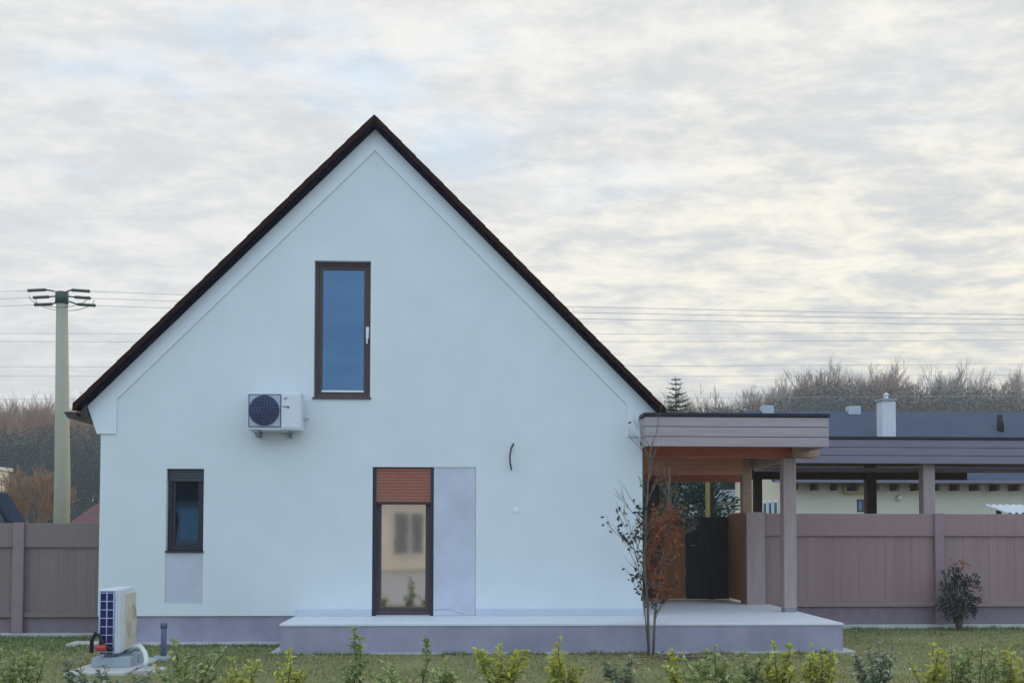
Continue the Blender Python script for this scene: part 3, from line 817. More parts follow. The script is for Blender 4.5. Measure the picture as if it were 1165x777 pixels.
# ------------------------------------------------------------------ long carport behind the fence
lc = thing('carport', (X(1060, 20), 21, 0), 'long flat carport with dusky fascia boards behind the right fence', 'carport')
lx0, lx1 = X(893, YLC), X(1500, YLC)
zl0, zl1 = Z(527, YLC, 1000), Z(499.5, YLC, 1000)
hb = (zl1 - zl0) / 3; q = MB()
for i in range(3): q.box(lx0, lx1, YLC, YLC + .03, zl0 + hb * i, zl0 + hb * (i + 1) - .008)
q.build('fascia', FASCIA_B, lc, bevel=.005)
box(lx0, lx1, YLC + .031, YLC + .06, zl0 + .01, zl1 - .01).build('fascia_backing', WOOD_DARK, lc)
YLB = 23.6
box(lx0 - .4, lx1 + .03, YLC - .025, YLB, zl1 + .001, Z(496.5, YLC, 1000)).build('roof_cover', MEMBRANE, lc, bevel=.006)
q = MB()
for i in range(24):
    ya = YLC + .07 + (YLB - YLC - .1) * i / 24; q.box(lx0 - .3, lx1, ya, ya + (YLB - YLC - .1) / 24 - .006, zl0 + .16, zl0 + .18)
q.build('soffit', WOOD_DARK, lc)
box(lx0 - .3, lx1, 20.35, 20.49, zl0 - .11, zl0 - .03).build('beam', FENCE_PO, lc, bevel=.006)
box(lx0 - .3, X(1099, 23.2), 23.1, 23.24, Z(545.5, 23.1, 1000), Z(535, 23.1, 1000)).build('beam', WOOD_DARK, lc, bevel=.006)
box(X(1085, 23.4), lx1, 23.3, 23.4, Z(537, 23.3, 1000), Z(533, 23.3, 1000)).build('beam', WOOD_DARK, lc, bevel=.006)
for px, Yp, wd, mt in ((1055, 19.85, .22, WOOD_POST), (990.5, 23.1, .21, WOOD_DARK), (862, 23.1, .17, WOOD_DARK), (1260, 19.85, .22, WOOD_POST)):
    xx = X(px, Yp); box(xx - wd / 2, xx + wd / 2, Yp - wd / 2, Yp + wd / 2, -.05, zl0 + .158).build('post', mt, lc, bevel=.012)
xx = X(807.5, 22.5)
p2 = box(xx - .075, xx + .075, 22.43, 22.57, -.05, zl0 + .158).build('post', WOOD_DARK, lc, bevel=.01)
box(xx - .10, xx - .012, 22.41, 22.429, -.05, zl0 + .1).build('cover_strip', mat('yellow_green_stain', (.42, .36, .13), rough=.7), p2)

# ------------------------------------------------------------------ neighbour house behind the carport
YN = 30.0
HD = 2.6; zRd = Z(468, YN + HD, 1000); zo_ = Z(549, YN - .55, 1000) + .10; zE = zo_ + .55 / (HD + .55) * (zRd - zo_)
nh = thing('house', (X(1100, YN), YN + 4, 0), 'long cream bungalow with a dark blue grey roof and white chimney behind the carport', 'house')
nx0, nx1 = X(889, YN), X(1600, YN)
box(nx0, nx1, YN, YN + 2 * HD, -.1, zE).build('wall', CREAM, nh)
q = MB(); q.face([(nx0, YN, zE), (nx0, YN + HD, zRd - .15), (nx0, YN + 2 * HD, zE)])
q.build('gable_wall', mat('pale_gable', (.55, .60, .68), rough=.9), nh)
sl_ = (zRd - zE) / HD
rf = MB(); yo = YN - .55; zo = zo_
A = [(yo, zo), (YN + HD, zRd), (YN + 2 * HD + .55, zo), (YN + 2 * HD + .55, zo - .08), (YN + HD, zRd - .09), (yo, zo - .09)]
n = len(A); b0 = len(rf.v)
xa_, xb_ = nx0 - .4, nx1 + .4
for xx in (xa_, xb_): rf.v += [(xx, y, z) for y, z in A]
for i in range(n): rf.f.append((i, (i + 1) % n, n + (i + 1) % n, n + i)); rf.sm.append(False)
rf.f.append((0, 5, 4, 1)); rf.f.append((1, 4, 3, 2)); rf.f.append((n, n + 1, n + 4, n + 5)); rf.f.append((n + 1, n + 2, n + 3, n + 4)); rf.sm += [False] * 4
nroof = rf.build('roof', NROOF, nh)
cpx0, cpx1 = X(1005.5, 30.8), X(1020.5, 30.8); zcp = Z(456, 30.8, 1010)
zc_b = zE + .8 * sl_
ch = box(cpx0, cpx1, 30.8, 31.25, zc_b - .25, zcp).build('chimney', mat('white_chimney', (.62, .64, .72), rough=.9, var=.05, vscale=4), nroof)
box(cpx0 - .04, cpx1 + .04, 30.76, 31.29, zcp + .001, zcp + .07).build('chimney_cap', STEEL, nroof, bevel=.01)
q = MB(); cxm = (cpx0 + cpx1) / 2; q.tube([(cxm, 31.02, zcp + .07), (cxm, 31.02, zcp + .19)], [.06, .06], 12); q.tube([(cxm, 31.02, zcp + .19), (cxm, 31.02, zcp + .25)], [.11, .03], 12)
q.build('chimney_pot', WHITE_PL, nroof)
for px0, px1 in ((867, 880), (965, 979)):
    a = X(px0, YN + HD); c = X(px1, YN + HD); zv = zRd - .06
    box(a, c, YN + HD - .15, YN + HD + .15, zv - .1, Z(462, YN + HD, 900)).build('roof_vent', AC_PANEL, nroof, bevel=.02)
vp = X(1140, 31.7); MB().tube([(vp, 31.7, zE + 1.6 * sl_), (vp, 31.7, Z(472, 31.7, 1140))], .10, 10).build('vent_pipe', MEMBRANE, nroof)
for i in range(34):
    xx = nx0 + .25 + i * .56
    if xx > nx1: break
    box(xx, xx + .08, YN - .5, YN - .001, zo - .30, zo - .125).build('rafter_tail', WOOD_DARK, nh)
box(nx0 - .35, nx1 + .3, YN - .60, YN - .555, zo - .10, zo - .015).build('eave_board', FASCIA_B, nroof)
a = at(975, 568, YN); c = at(982.5, 582, YN)
wf = frame_mb(a.x, c.x, c.z, a.z, .04, YN - .02, YN - .001).build('window', FRAME_BR, nh); box(a.x + .04, c.x - .04, YN - .012, YN - .002, c.z + .04, a.z - .04).build('pane', G_DARK, wf)
for px in (872, 878, 884):     # gable windows facing left
    y_ = {872: 31.55, 878: 31.0, 884: 30.45}[px]
    fw = MB(); fw.box(nx0 - .03, nx0 - .001, y_ - .2, y_ + .2, 1.0, 2.45)
    fo = fw.build('window', WHITE_PL, nh); box(nx0 - .036, nx0 - .031, y_ - .13, y_ + .13, 1.08, 2.37).build('pane', G_DARK, fo)
a = at(961, 552, YN - .2); c = at(984, 561, YN - .2)
mb_ = thing('meter_box', (a.x, YN - .1, c.z), 'yellowish box under the eave of the cream bungalow', 'box')
box(a.x, c.x, YN - .2, YN - .002, c.z, a.z).build('case', mat('ochre_enamel', (.42, .38, .18), rough=.5), mb_, bevel=.015); box(a.x + .05, a.x + .34, YN - .206, YN - .2005, c.z + .06, a.z - .04).build('grille', AC_DARK, mb_)
a = at(1022, 566, YN)
lp = thing('wall_lamp', (a.x, YN, a.z), 'small white round lamp on the cream bungalow wall', 'lamp')
q = MB()
for i in range(6):
    pass
MB().tube([(a.x, YN - .14, a.z), (a.x, YN - .12, a.z), (a.x, YN - .06, a.z), (a.x, YN - .03, a.z)], [.03, .065, .08, .05], 14).build('globe', WHITE_PL, lp)
MB().tube([(a.x, YN - .03, a.z), (a.x, YN - .001, a.z)], .06, 12).build('base', STEEL, lp)
# white corrugated sheet
a = at(1147, 574, 27); c = at(1260, 584, 27)
q = MB(); n = 60
for i in range(n):
    xa = a.x + (c.x - a.x) * i / n; xb = a.x + (c.x - a.x) * (i + 1) / n
    za = .03 * math.sin(i * 1.57); zb3 = .03 * math.sin((i + 1) * 1.57)
    q.face([(xa, 27, c.z - .0 + za), (xb, 27, c.z + zb3), (xb, 28.2, a.z + .02 + zb3), (xa, 28.2, a.z + .02 + za)], True)
    q.face([(xa, 27.02, c.z - .02 + za), (xa, 28.2, a.z + .0 + za), (xb, 28.2, a.z + .0 + zb3), (xb, 27.02, c.z - .02 + zb3)], True)
ls = thing('lean_to', (a.x + 1, 27.6, 0), 'low lean-to with white corrugated roof sheet at the right edge behind the fence', 'lean-to')
q.build('roof', mat('white_sheet', (.62, .68, .72), rough=.5), ls)
for xx in (a.x + .3, c.x - .3):
    box(xx - .05, xx + .05, 27.1, 27.2, -.05, c.z - .03).build('post', WOOD_DARK, ls); box(xx - .05, xx + .05, 28.05, 28.15, -.05, a.z - .05).build('post', WOOD_DARK, ls)

# far grey-roofed building seen through the canopy
YQ = 46.0
a = at(806, 552, YQ); c = at(858, 568, YQ)
fh = thing('outbuilding', (a.x + 1, YQ, 0), 'pale outbuilding with blue grey roof seen under the canopy', 'outbuilding')
box(a.x - .6, c.x + 1.5, YQ, YQ + 5, -.1, c.z).build('wall', mat('pale_render', (.62, .64, .62), rough=.9, var=.05, vscale=1), fh)
q = MB()
zt5 = a.z + .55
q.face([(a.x - .9, YQ - .4, c.z - .1), (c.x + 1.8, YQ - .4, c.z - .1), (c.x + 1.8, YQ + 2.5, zt5), (a.x - .9, YQ + 2.5, zt5)])
q.face([(a.x - .9, YQ + 5.4, c.z - .1), (a.x - .9, YQ + 2.5, zt5), (c.x + 1.8, YQ + 2.5, zt5), (c.x + 1.8, YQ + 5.4, c.z - .1)])
q.face([(a.x - .6, YQ, c.z - .1), (a.x - .6, YQ + 2.5, zt5 - .05), (a.x - .6, YQ + 5, c.z - .1)]); q.face([(c.x + 1.5, YQ, c.z - .1), (c.x + 1.5, YQ + 5, c.z - .1), (c.x + 1.5, YQ + 2.5, zt5 - .05)])
q.build('roof', mat('slate_blue', (.16, .18, .22), rough=.7, var=.1, vscale=1.5), fh)

# ------------------------------------------------------------------ left background buildings
YQ = 48.0
a = at(-160, 527, YQ); c = at(9.5, 553, YQ)
c.x = X(9.5, YQ + 7); lh = thing('house', (c.x - 3, YQ, 0), 'cream boarded house at the left edge behind the fence', 'house')
box(a.x, c.x - .05, YQ + .05, YQ + 7, -.1, c.z - .02).build('lower_wall', mat('dull_beige', (.30, .27, .20), rough=.9, var=.1, vscale=1), lh)
q = MB(); n = 6
for i in range(n):
    za = c.z + (a.z - c.z) * i / n; q.box(a.x, c.x, YQ, YQ + 7, za, za + (a.z - c.z) / n - .02)
q.build('boarding', CREAM, lh)
q = MB(); q.box(a.x, c.x + .12, YQ - .2, YQ + 7.2, a.z, a.z + .18); q.build('roof_edge', mat('pale_trim', (.55, .55, .50), rough=.8), lh, bevel=.03)
YQ2 = 40.0
a = at(-60, 593, YQ2); c = at(24, 593, YQ2); c.x = X(23, YQ2 + 1.2); p = at(-8, 561, YQ2)
sh_ = thing('shed', (p.x, YQ2 + 1, 0), 'small shed with dark blue pitched roof at the left edge behind the fence', 'shed')
q = MB()
q.prism([(a.x - .1, a.z - .1), (p.x, p.z - .1), (c.x + .1, c.z - .1), (c.x + .2, c.z), (p.x, p.z + .05), (a.x - .2, a.z)], YQ2 - .1, YQ2 + 1.2); q.build('roof', mat('navy_roof', (.012, .025, .06), spec=.08, rough=.9, var=.2, vscale=2), sh_)
q = MB(); q.prism([(a.x, -.1), (c.x, -.1), (c.x, c.z - .16), (p.x, p.z - .16), (a.x, a.z - .16)], YQ2, YQ2 + 1.1); q.build('wall', mat('teal_board', (.04, .07, .10), rough=.8, var=.2, vscale=2), sh_)
YQ3 = 36.0
a = at(76, 597, YQ3); p = at(118, 568, YQ3)
rh = thing('cottage', (p.x, YQ3 + 3, 0), 'low cottage with dull red tiled roof between utility pole and white house', 'cottage')
wd = p.x - a.x
q = MB(); zr5 = at(124, 563, YQ3 + 3).z; xh = X(124, YQ3 + 3); x9 = xh + 7; ze = a.z - .3; ea = a.x - .45
q.face([(ea, YQ3, ze), (x9 + 3, YQ3, ze), (x9, YQ3 + 3, zr5), (xh, YQ3 + 3, zr5)]); q.face([(ea, YQ3, ze), (xh, YQ3 + 3, zr5), (ea, YQ3 + 6, ze)])
q.face([(x9 + 3, YQ3 + 6, ze), (ea, YQ3 + 6, ze), (xh, YQ3 + 3, zr5), (x9, YQ3 + 3, zr5)]); q.face([(x9 + 3, YQ3, ze), (x9 + 3, YQ3 + 6, ze), (x9, YQ3 + 3, zr5)])
q.face([(ea, YQ3, ze), (ea, YQ3 + 6, ze), (x9 + 3, YQ3 + 6, ze), (x9 + 3, YQ3, ze)])
q.build('roof', mat('dull_red_tile', (.15, .070, .075), rough=.9, var=.22, vscale=5, bump=.5, bscale=20), rh)
box(ea + .4, x9 + 2.6, YQ3 + .4, YQ3 + 5.6, -.1, ze - .01).build('wall', mat('pinkish_render', (.30, .19, .18), rough=.9), rh)

# ------------------------------------------------------------------ utility pole and power lines
YPo = 32.0
b_ = at(70, 600, YPo); tp = at(70.5, 334, YPo)
pole = thing('utility_pole', (b_.x, YPo, 0), 'tall concrete utility pole with dark insulators left of the house', 'pole')
MB().tube([(b_.x, YPo, -.2), (b_.x, YPo, 3), (tp.x, YPo, tp.z)], [.235, .215, .155], 20).build('shaft', POLE_C, pole)
MB().tube([(tp.x, YPo, tp.z - .30), (tp.x, YPo, tp.z + .04)], .185, 16).build('clamp_band', INSUL, pole)
sc = YPo / FPX
ends = []
for sgn in (-1, 1):
    for i, (dz, dy) in enumerate(((.05, -.25), (-.10, 0), (-.26, .25))):
        s0 = Vector((tp.x + sgn * .17, YPo + dy * .4, tp.z + dz * .8)); s1 = Vector((tp.x + sgn * .36, YPo + dy, tp.z + dz)); s2 = Vector((tp.x + sgn * (.88 if i != 1 else .82), YPo + dy, tp.z + dz - .03))
        q = MB(); q.tube([s0, s1], .022, 6)
        pts = []; rr = []
        for k2 in range(15):
            t_ = k2 / 14; pts.append(s1.lerp(s2, t_)); rr.append(.030 if k2 % 2 == 0 else .058)
        q.tube(pts, rr, 10); q.build('insulator', INSUL, pole)
        ends.append((sgn, i, s2))
for dy in (-.25, .25):
    q = MB(); n = 14
    q.tube([(tp.x + .84 * math.cos(math.pi * i / n), YPo + dy, tp.z - .12 - .33 * math.sin(math.pi * i / n)) for i in range(n + 1)], .009, 5); q.build('jumper_wire', INSUL, pole)


def wire(p0, p1, sag, label, group, r=.0068):
    n = 40; q = MB(); p0 = Vector(p0); p1 = Vector(p1)
    q.tube([p0.lerp(p1, i / n) - Vector((0, 0, sag * 4 * (i / n) * (1 - i / n))) for i in range(n + 1)], r, 5)
    tag(q.build('power_line', WIRE, None, loc=p0), label, 'power line', group)


nm = ['upper', 'middle', 'lower']
for sgn, i, e in ends:
    if sgn < 0: wire(e, e + Vector((-24, 0, -.1 - .1 * i)), .25, nm[i] + ' of three power lines leaving the pole towards the left', 'power lines from the pole')
    else:
        zr = at(1165, (357, 359.5, 363.5)[i], YPo).z
        t1 = at(1165, 360, YPo); wire(e, (t1.x + 8, YPo + (-.25, 0, .25)[i], zr - .05), .16, nm[i] + ' of three power lines from the pole passing behind the gable', 'power lines from the pole')
for j, (pl_, pr_, lab) in enumerate(((378, 376, 'highest'), (387.5, 384.5, 'second highest'), (416.5, 411.5, 'third'), (426.5, 424.5, 'fourth'), (454, 447, 'lowest'))):
    Yw = 37.0 + .3 * j
    a = at(-500, pl_ - 1, Yw); c = at(1600, pr_ - 1, Yw)
    wire(a, c, .12, lab + ' of the thin power lines crossing behind the house and pole', 'power lines crossing behind the house', .0060)

# ------------------------------------------------------------------ trees
def grow(mb, p, d, L, r, depth, rnd, spread=.55, nmin=3, nmax=4, up=.12, n=4, tips=None, minr=.004, seg=3):
    pts = [p.copy()]; rads = [r]
    q = p.copy(); dd = d.normalized()
    for i in range(seg):
        dd = (dd + Vector((rnd.uniform(-1, 1), rnd.uniform(-1, 1), rnd.uniform(-.5, .7))) * .13 + Vector((0, 0, up * .4))).normalized()
        q = q + dd * (L / seg); pts.append(q.copy()); rads.append(max(minr, r * (1 - .55 * (i + 1) / seg)))
    mb.tube(pts, rads, n, cap=False)
    if tips is not None and depth <= 1: tips.append((pts, dd))
    if depth == 0: return
    k = rnd.randint(nmin, nmax)
    for i in range(k):
        t = rnd.uniform(.35, 1.0) if i else 1.0
        idx = min(seg - 1, int(t * seg)); base = pts[idx].lerp(pts[idx + 1], min(1, t * seg - idx))
        ax = Vector((rnd.uniform(-1, 1), rnd.uniform(-1, 1), rnd.uniform(-.3, .5)))
        nd = (dd + ax * spread * rnd.uniform(.7, 1.4) + Vector((0, 0, up))).normalized()
        grow(mb, base, nd, L * rnd.uniform(.55, .8), max(minr, rads[idx] * rnd.uniform(.5, .72)), depth - 1, rnd, spread, nmin, nmax, up, max(3, n - 1), tips, minr, max(2, seg - 1) if depth > 2 else 2)


BARK_FAR = mat('far_bark', (.16, .13, .11), rough=.95, objvar=[(.22, .185, .15), (.24, .17, .14), (.19, .17, .145), (.24, .205, .16)])
BARK_RED = mat('far_russet_bark', (.2, .12, .1), rough=.95, objvar=[(.30, .165, .12), (.26, .17, .125), (.32, .19, .12)])
protos = []
for s in range(5):
    rnd = random.Random(100 + s); q = MB(); tk = MB()
    H = 12.0
    # trunk
    pts = [Vector((0, 0, -.5)), Vector((rnd.uniform(-.2, .2), rnd.uniform(-.2, .2), H * .25)), Vector((rnd.uniform(-.4, .4), rnd.uniform(-.4, .4), H * .5)), Vector((rnd.uniform(-.5, .5), rnd.uniform(-.5, .5), H * .72))]
    tk.tube(pts, [.20, .16, .11, .06], 6)
    for i in range(18):
        t = rnd.uniform(.22, 1.0) * 3; i0 = min(2, int(t)); base = pts[i0].lerp(pts[i0 + 1], t - i0)
        a_ = rnd.uniform(0, 6.283); d = Vector((math.cos(a_) * .62, math.sin(a_) * .62, rnd.uniform(.6, 1.2)))
        grow(q, base, d, rnd.uniform(1.9, 3.0) * (1.15 - .12 * t), .055, 3, rnd, .55, 3, 5, .16, 4, None, .0095, 3)
    protos.append((q, tk))


def forest_tree(px, Y, ztop, s, first, group, label, m_):
    pass


meshes = []
for s, (q, tk) in enumerate(protos):
    me = []
    for nm_, mb2 in (('crown', q), ('trunk', tk)):
        k_ = bpy.data.meshes.new(nm_); k_.from_pydata(mb2.v, [], mb2.f); k_.update(); me.append(k_)
    meshes.append(me)
mesh_sets = {}
for key, m_ in (('grey', BARK_FAR), ('red', BARK_RED)):
    L_ = []
    for c_, t_ in meshes:
        c2 = c_.copy(); c2.materials.append(m_); t2 = t_.copy(); t2.materials.append(m_); L_.append((c2, t2))
    mesh_sets[key] = L_


def plant_tree(x, y, h, key, s, rz, label, group):
    o = bpy.data.objects.new('bare_tree', None); COL.objects.link(o); tag(o, label, 'tree', group)
    o.location = (x, y, terrain(x, y)); o.rotation_euler = (0, 0, rz); o.scale = (h / 12.0,) * 3
    for nm_, me in zip(('crown', 'trunk'), mesh_sets[key][s]):
        c_ = bpy.data.objects.new(nm_, me); COL.objects.link(c_); c_.parent = o


rnd = random.Random(5)


def skyline(px):      # pixel row of the wood's tops along the picture
    pts = [(-80, 464), (0, 463), (60, 461), (120, 462), (700, 462), (775, 452), (840, 450), (900, 440), (940, 424), (990, 424), (1050, 432), (1100, 430), (1165, 436), (1260, 430)]
    for (a, ya), (b, yb) in zip(pts[:-1], pts[1:]):
        if a <= px <= b: return ya + (yb - ya) * (px - a) / (b - a)
    return 430


LAB_R = 'bare leafless tree of the wood on the hill behind the carport'
LAB_L = 'bare russet tree of the wood on the hill beyond the left fence'
for row, (Y, n) in enumerate(((150, 26), (138, 26), (126, 24), (114, 20))):
    for i in range(n):
        px = 755 + (1235 - 755) * (i + rnd.uniform(.0, 1.0)) / n
        sk = skyline(px) + rnd.uniform(-6, 16) + (0, 3, 9, 17)[row]
        x = X(px, Y); zt2 = at(px, sk, Y).z; h = max(5.5, zt2 - terrain(x, Y)) * 1.02
        plant_tree(x, Y + rnd.uniform(-3, 3), h, 'red' if 1 and rnd.random() < (.75 if 980 < px < 1050 else .15) else 'grey', rnd.randrange(5), rnd.uniform(0, 6.28), LAB_R, 'bare trees on the hill at right')
for row, (Y, n) in enumerate(((150, 16), (138, 16), (126, 15), (116, 10))):
    for i in range(n):
        px = -60 + 185 * (i + rnd.uniform(0, 1)) / n
        if row == 0 and i % 2 == 0: px = 125 + 12 * i + rnd.uniform(0, 12)
        sk = skyline(px) + rnd.uniform(-3, 10) + (0, 3, 8, 20, 34)[row]
        x = X(px, Y); zt2 = at(px, sk, Y).z; h = max(5, zt2 - terrain(x, Y)) * 1.02
        plant_tree(x, Y + rnd.uniform(-3, 3), h, 'red', rnd.randrange(5), rnd.uniform(0, 6.28), LAB_L, 'bare trees on the hill at left')

# dense undergrowth of the wood: uncountable
UNDER = leafmat('wood_undergrowth', [(.018, .050, .065), (.030, .075, .075), (.075, .075, .070), (.022, .040, .075)], rough=.9, trans=.1)
q = MB()
for i in range(150000):
    side = rnd.random()
    px = rnd.uniform(-200, 330) if side < .50 else rnd.uniform(690, 1300)
    Y = rnd.uniform(98, 120); x = X(px, Y); zg = terrain(x, Y)
    top = at(px, skyline(px) + (24 if side < .50 else 13) + 14 * mnoise.noise(Vector((x * .25, Y * .1, 3))) + 46 * rnd.random() ** 2, Y).z
    z = zg + (max(2.0, top - zg)) * rnd.random() ** 1.1
    d = Vector((rnd.uniform(-1, 1), rnd.uniform(-.3, .3), rnd.uniform(-.2, 1))).normalized()
    q.leaf(Vector((x, Y, z)), d, Vector((0, -1, .4)), rnd.uniform(.16, .42), rnd.uniform(.08, .18))
tag(q.build('woodland', UNDER), 'dense dark blue green undergrowth of the wood on the hill', 'woodland', None, 'stuff')

# spruce behind the house corner
def spruce(x, y, h, label):
    o = thing('spruce_tree', (x, y, 0), label, 'tree'); rn = random.Random(3)
    MB().tube([(x, y, -.2), (x, y, h * .5), (x, y, h)], [.14, .08, .012], 8).build('trunk', BARK, o)
    q = MB(); z = .6
    while z < h - .05:
        t = 1 - z / h; rad = .10 + 2.3 * t ** .85
        for k_ in range(int(9 + 8 * t)):
            a_ = rn.uniform(0, 6.283); rr = rad * rn.uniform(.65, 1.1)
            d = Vector((math.cos(a_), math.sin(a_), .25 * (1 - t) - .18 * t + rn.uniform(-.05, .12)))
            n_ = max(3, int(rr / .07))
            for j in range(n_):
                p = Vector((x, y, z)) + d * rr * (j + .5) / n_
                p.z += -.10 * rr * ((j + .5) / n_) * (1 - (j + .5) / n_)
                for sg in (-1, 1):
                    sd_ = Vector((-d.y, d.x, 0)) * sg
                    q.leaf(p, d * .8 + sd_ * rn.uniform(.5, 1.1) + Vector((0, 0, rn.uniform(-.3, .15))), Vector((0, 0, 1)), rn.uniform(.16, .30) * (.5 + .7 * t), .055)
        z += rn.uniform(.16, .26) * (.75 + .5 * t)
    q.build('crown', leafmat('spruce_needles', [(.022, .05, .035), (.04, .065, .04), (.06, .075, .045)], rough=.7, trans=.1), o)


sp0 = at(769, 428, 44); spruce(sp0.x, 44, sp0.z, 'lone spruce rising behind the house corner and canopy')
# russet bare bush tree at left
rnd2 = random.Random(11); bx = at(36, 594, 52)
bt_ = thing('bare_tree', (bx.x, 52, 0), 'small bushy bare russet tree between the left edge shed and the utility pole', 'tree')
q = MB(); tk = MB(); tk.tube([(bx.x, 52, -.2), (bx.x, 52, 1.2)], [.14, .10], 7); tk.build('trunk', BARK, bt_)
for i in range(13):
    a_ = rnd2.uniform(0, 6.28); grow(q, Vector((bx.x, 52, rnd2.uniform(.8, 1.4))), Vector((math.cos(a_) * .6, math.sin(a_) * .6, 1)), 1.35, .04, 4, rnd2, .55, 3, 4, .1, 4, None, .009, 3)
q.build('crown', mat('russet_twigs', (.32, .19, .12), rough=.9, var=.2, vscale=3), bt_)
# dark evergreen shrubs seen under the canopy
def foliage_blob(name, label, cx_, cy_, w_, h_, n, cols, mname, L0=.09, seed=1, zb0=0.0):
    o = thing(name, (cx_, cy_, 0), label, 'shrub'); rn = random.Random(seed)
    st = MB(); q = MB()
    for i in range(9):
        a_ = rn.uniform(0, 6.28); e = Vector((cx_ + math.cos(a_) * w_ * .3, cy_ + math.sin(a_) * w_ * .3, h_ * rn.uniform(.6, .9)))
        st.tube([(cx_, cy_, zb0 - .05), Vector((cx_, cy_, zb0)).lerp(e, .5) + Vector((rn.uniform(-.05, .05), 0, 0)), e], [.02, .014, .005], 5)
    st.build('stem', BARK, o)
    for i in range(n):
        while True:
            p = Vector((rn.uniform(-1, 1), rn.uniform(-1, 1), rn.uniform(-1, 1)))
            if .2 < p.length < .8 + .42 * mnoise.noise(p.normalized() * 2.3 + Vector((0, seed, 0))) and mnoise.noise(p * 2.6 + Vector((seed, 0, 0))) > -.12: break
        pos = Vector((cx_ + p.x * w_ / 2, cy_ + p.y * w_ / 2, zb0 + h_ * (.55 + .45 * p.z)))
        q.leaf(pos, p + Vector((rn.uniform(-.8, .8), rn.uniform(-.8, .8), rn.uniform(-.2, .8))), Vector((rn.uniform(-.3, .3), -.6, .8)), L0 * rn.uniform(.7, 1.3), L0 * .45)
    q.build('foliage', leafmat(mname, cols, trans=.15), o)
    return o


e_ = at(778, 560, 27); foliage_blob('evergreen_shrub', 'dark evergreen shrub seen between house corner and canopy posts', e_.x, 27, 2.6, 3.4, 2600, [(.012, .04, .03), (.02, .06, .04), (.03, .07, .06)], 'dark_evergreen', .16, 4)
e_ = at(740, 560, 25); foliage_blob('evergreen_shrub', 'olive shrub directly behind the orange brown wooden screen', e_.x, 25, 1.1, 3.2, 1300, [(.06, .06, .025), (.09, .07, .03), (.05, .06, .03)], 'olive_evergreen', .13, 5)
# potted-looking bush by the right fence
e_ = at(1091, 714, 17.55)
foliage_blob('bush', 'round dark evergreen bush standing before the right fence', e_.x, 17.55,   .74, Z(646, 17.55, 1090), 900, [(.016, .028, .03), (.035, .06, .035), (.06, .065, .055), (.018, .022, .05)], 'bush_leaves', .075, 6)
rr = MB(); rn = random.Random(9)
for i in range(24):
    rr.leaf(Vector((e_.x + rn.uniform(-.16, .16), 17.55 + rn.uniform(-.1, .1), Z(648, 17.55, 1090) + rn.uniform(-.06, .17))), Vector((rn.uniform(-1, 1), rn.uniform(-1, 1), rn.uniform(-.2, 1))), Vector((0, -1, .4)), .07, .03)
rr.build('new_growth', leafmat('russet_tips', [(.20, .07, .05), (.28, .11, .07)]), bpy.data.objects['bush'])

# young tree in front of the terrace
YY = 14.15
yb = at(740, 741, YY)
yt = thing('young_tree', (yb.x, YY, 0), 'slender young tree with russet and green leaves before the terrace and canopy', 'tree')
st = MB(); br = MB(); gl_ = MB(); rl = MB(); rn = random.Random(21)
twigs = []
stems = [[(738, 742), (737, 690), (733, 640), (735, 585), (738, 545), (740, 508)], [(743, 742), (745, 700), (751, 655), (757, 610), (760, 572), (762, 532)], [(737, 735), (733, 690), (727, 650), (724, 610), (725, 575)]]
SP = []
for si, s_ in enumerate(stems):
    pts = [at(px, py, YY + (.0, .06, -.06)[si] * i) for i, (px, py) in enumerate(s_)]
    pts[0].z = -.03 if si < 2 else pts[0].z
    r0 = (.020, .018, .009)[si]
    st.tube(pts, [r0 * (1 - .8 * i / (len(pts) - 1)) for i in range(len(pts))], 7); SP.append(pts)
st.build('trunk', BARK, yt)
BRS = []
for si, pts in enumerate(SP):
    if si: BRS.append(br)
    n = (25, 25, 9)[si]; br = MB()
    for i in range(n):
        t = rn.uniform(.14, 1) * (len(pts) - 1); i0 = min(len(pts) - 2, int(t)); base = pts[i0].lerp(pts[i0 + 1], t - i0)
        a_ = rn.uniform(0, 6.283); el = rn.uniform(.5, 1.3)
        d = Vector((math.cos(a_) * .75, math.sin(a_) * .8, el)); Lb = rn.uniform(.22, .46) * (1.1 - .5 * t / (len(pts) - 1))
        tips = []
        grow(br, base, d, Lb, .006, 2, rn, .5, 2, 3, .1, 4, tips, .0022, 3)
        for tp_, dd in tips:
            for p in tp_:
                px_rel = p.x - yb.x
                if p.z > 1.95 and rn.random() < .93: continue
                if rn.random() < (.6 if px_rel < -.01 else .36): continue
                tgt = gl_ if px_rel < -.01 or px_rel > .42 or rn.random() < .14 or p.z < .72 else rl
                for _ in range(3 if tgt is rl and .75 < p.z < 1.85 else 1):
                    tgt.leaf(p + Vector((rn.uniform(-.03, .03),) * 3), Vector((rn.uniform(-1, 1), rn.uniform(-1, 1), rn.uniform(-1.1, .3))), Vector((rn.uniform(-.5, .5), -1, .3)), rn.uniform(.055, .09), rn.uniform(.028, .042))
BRS.append(br)
for br in BRS: br.build('branch', BARK, yt)
rl.build('russet_leaves', leafmat('russet_leaves', [(0.230, 0.063, 0.034), (0.368, 0.121, 0.046), (0.161, 0.057, 0.040), (0.322, 0.149, 0.069)], trans=.35), yt)
gl_.build('green_leaves', leafmat('dusky_green_leaves', [(.03, .05, .035), (.05, .075, .05), (.035, .045, .07), (.09, .10, .07)], trans=.2), yt)

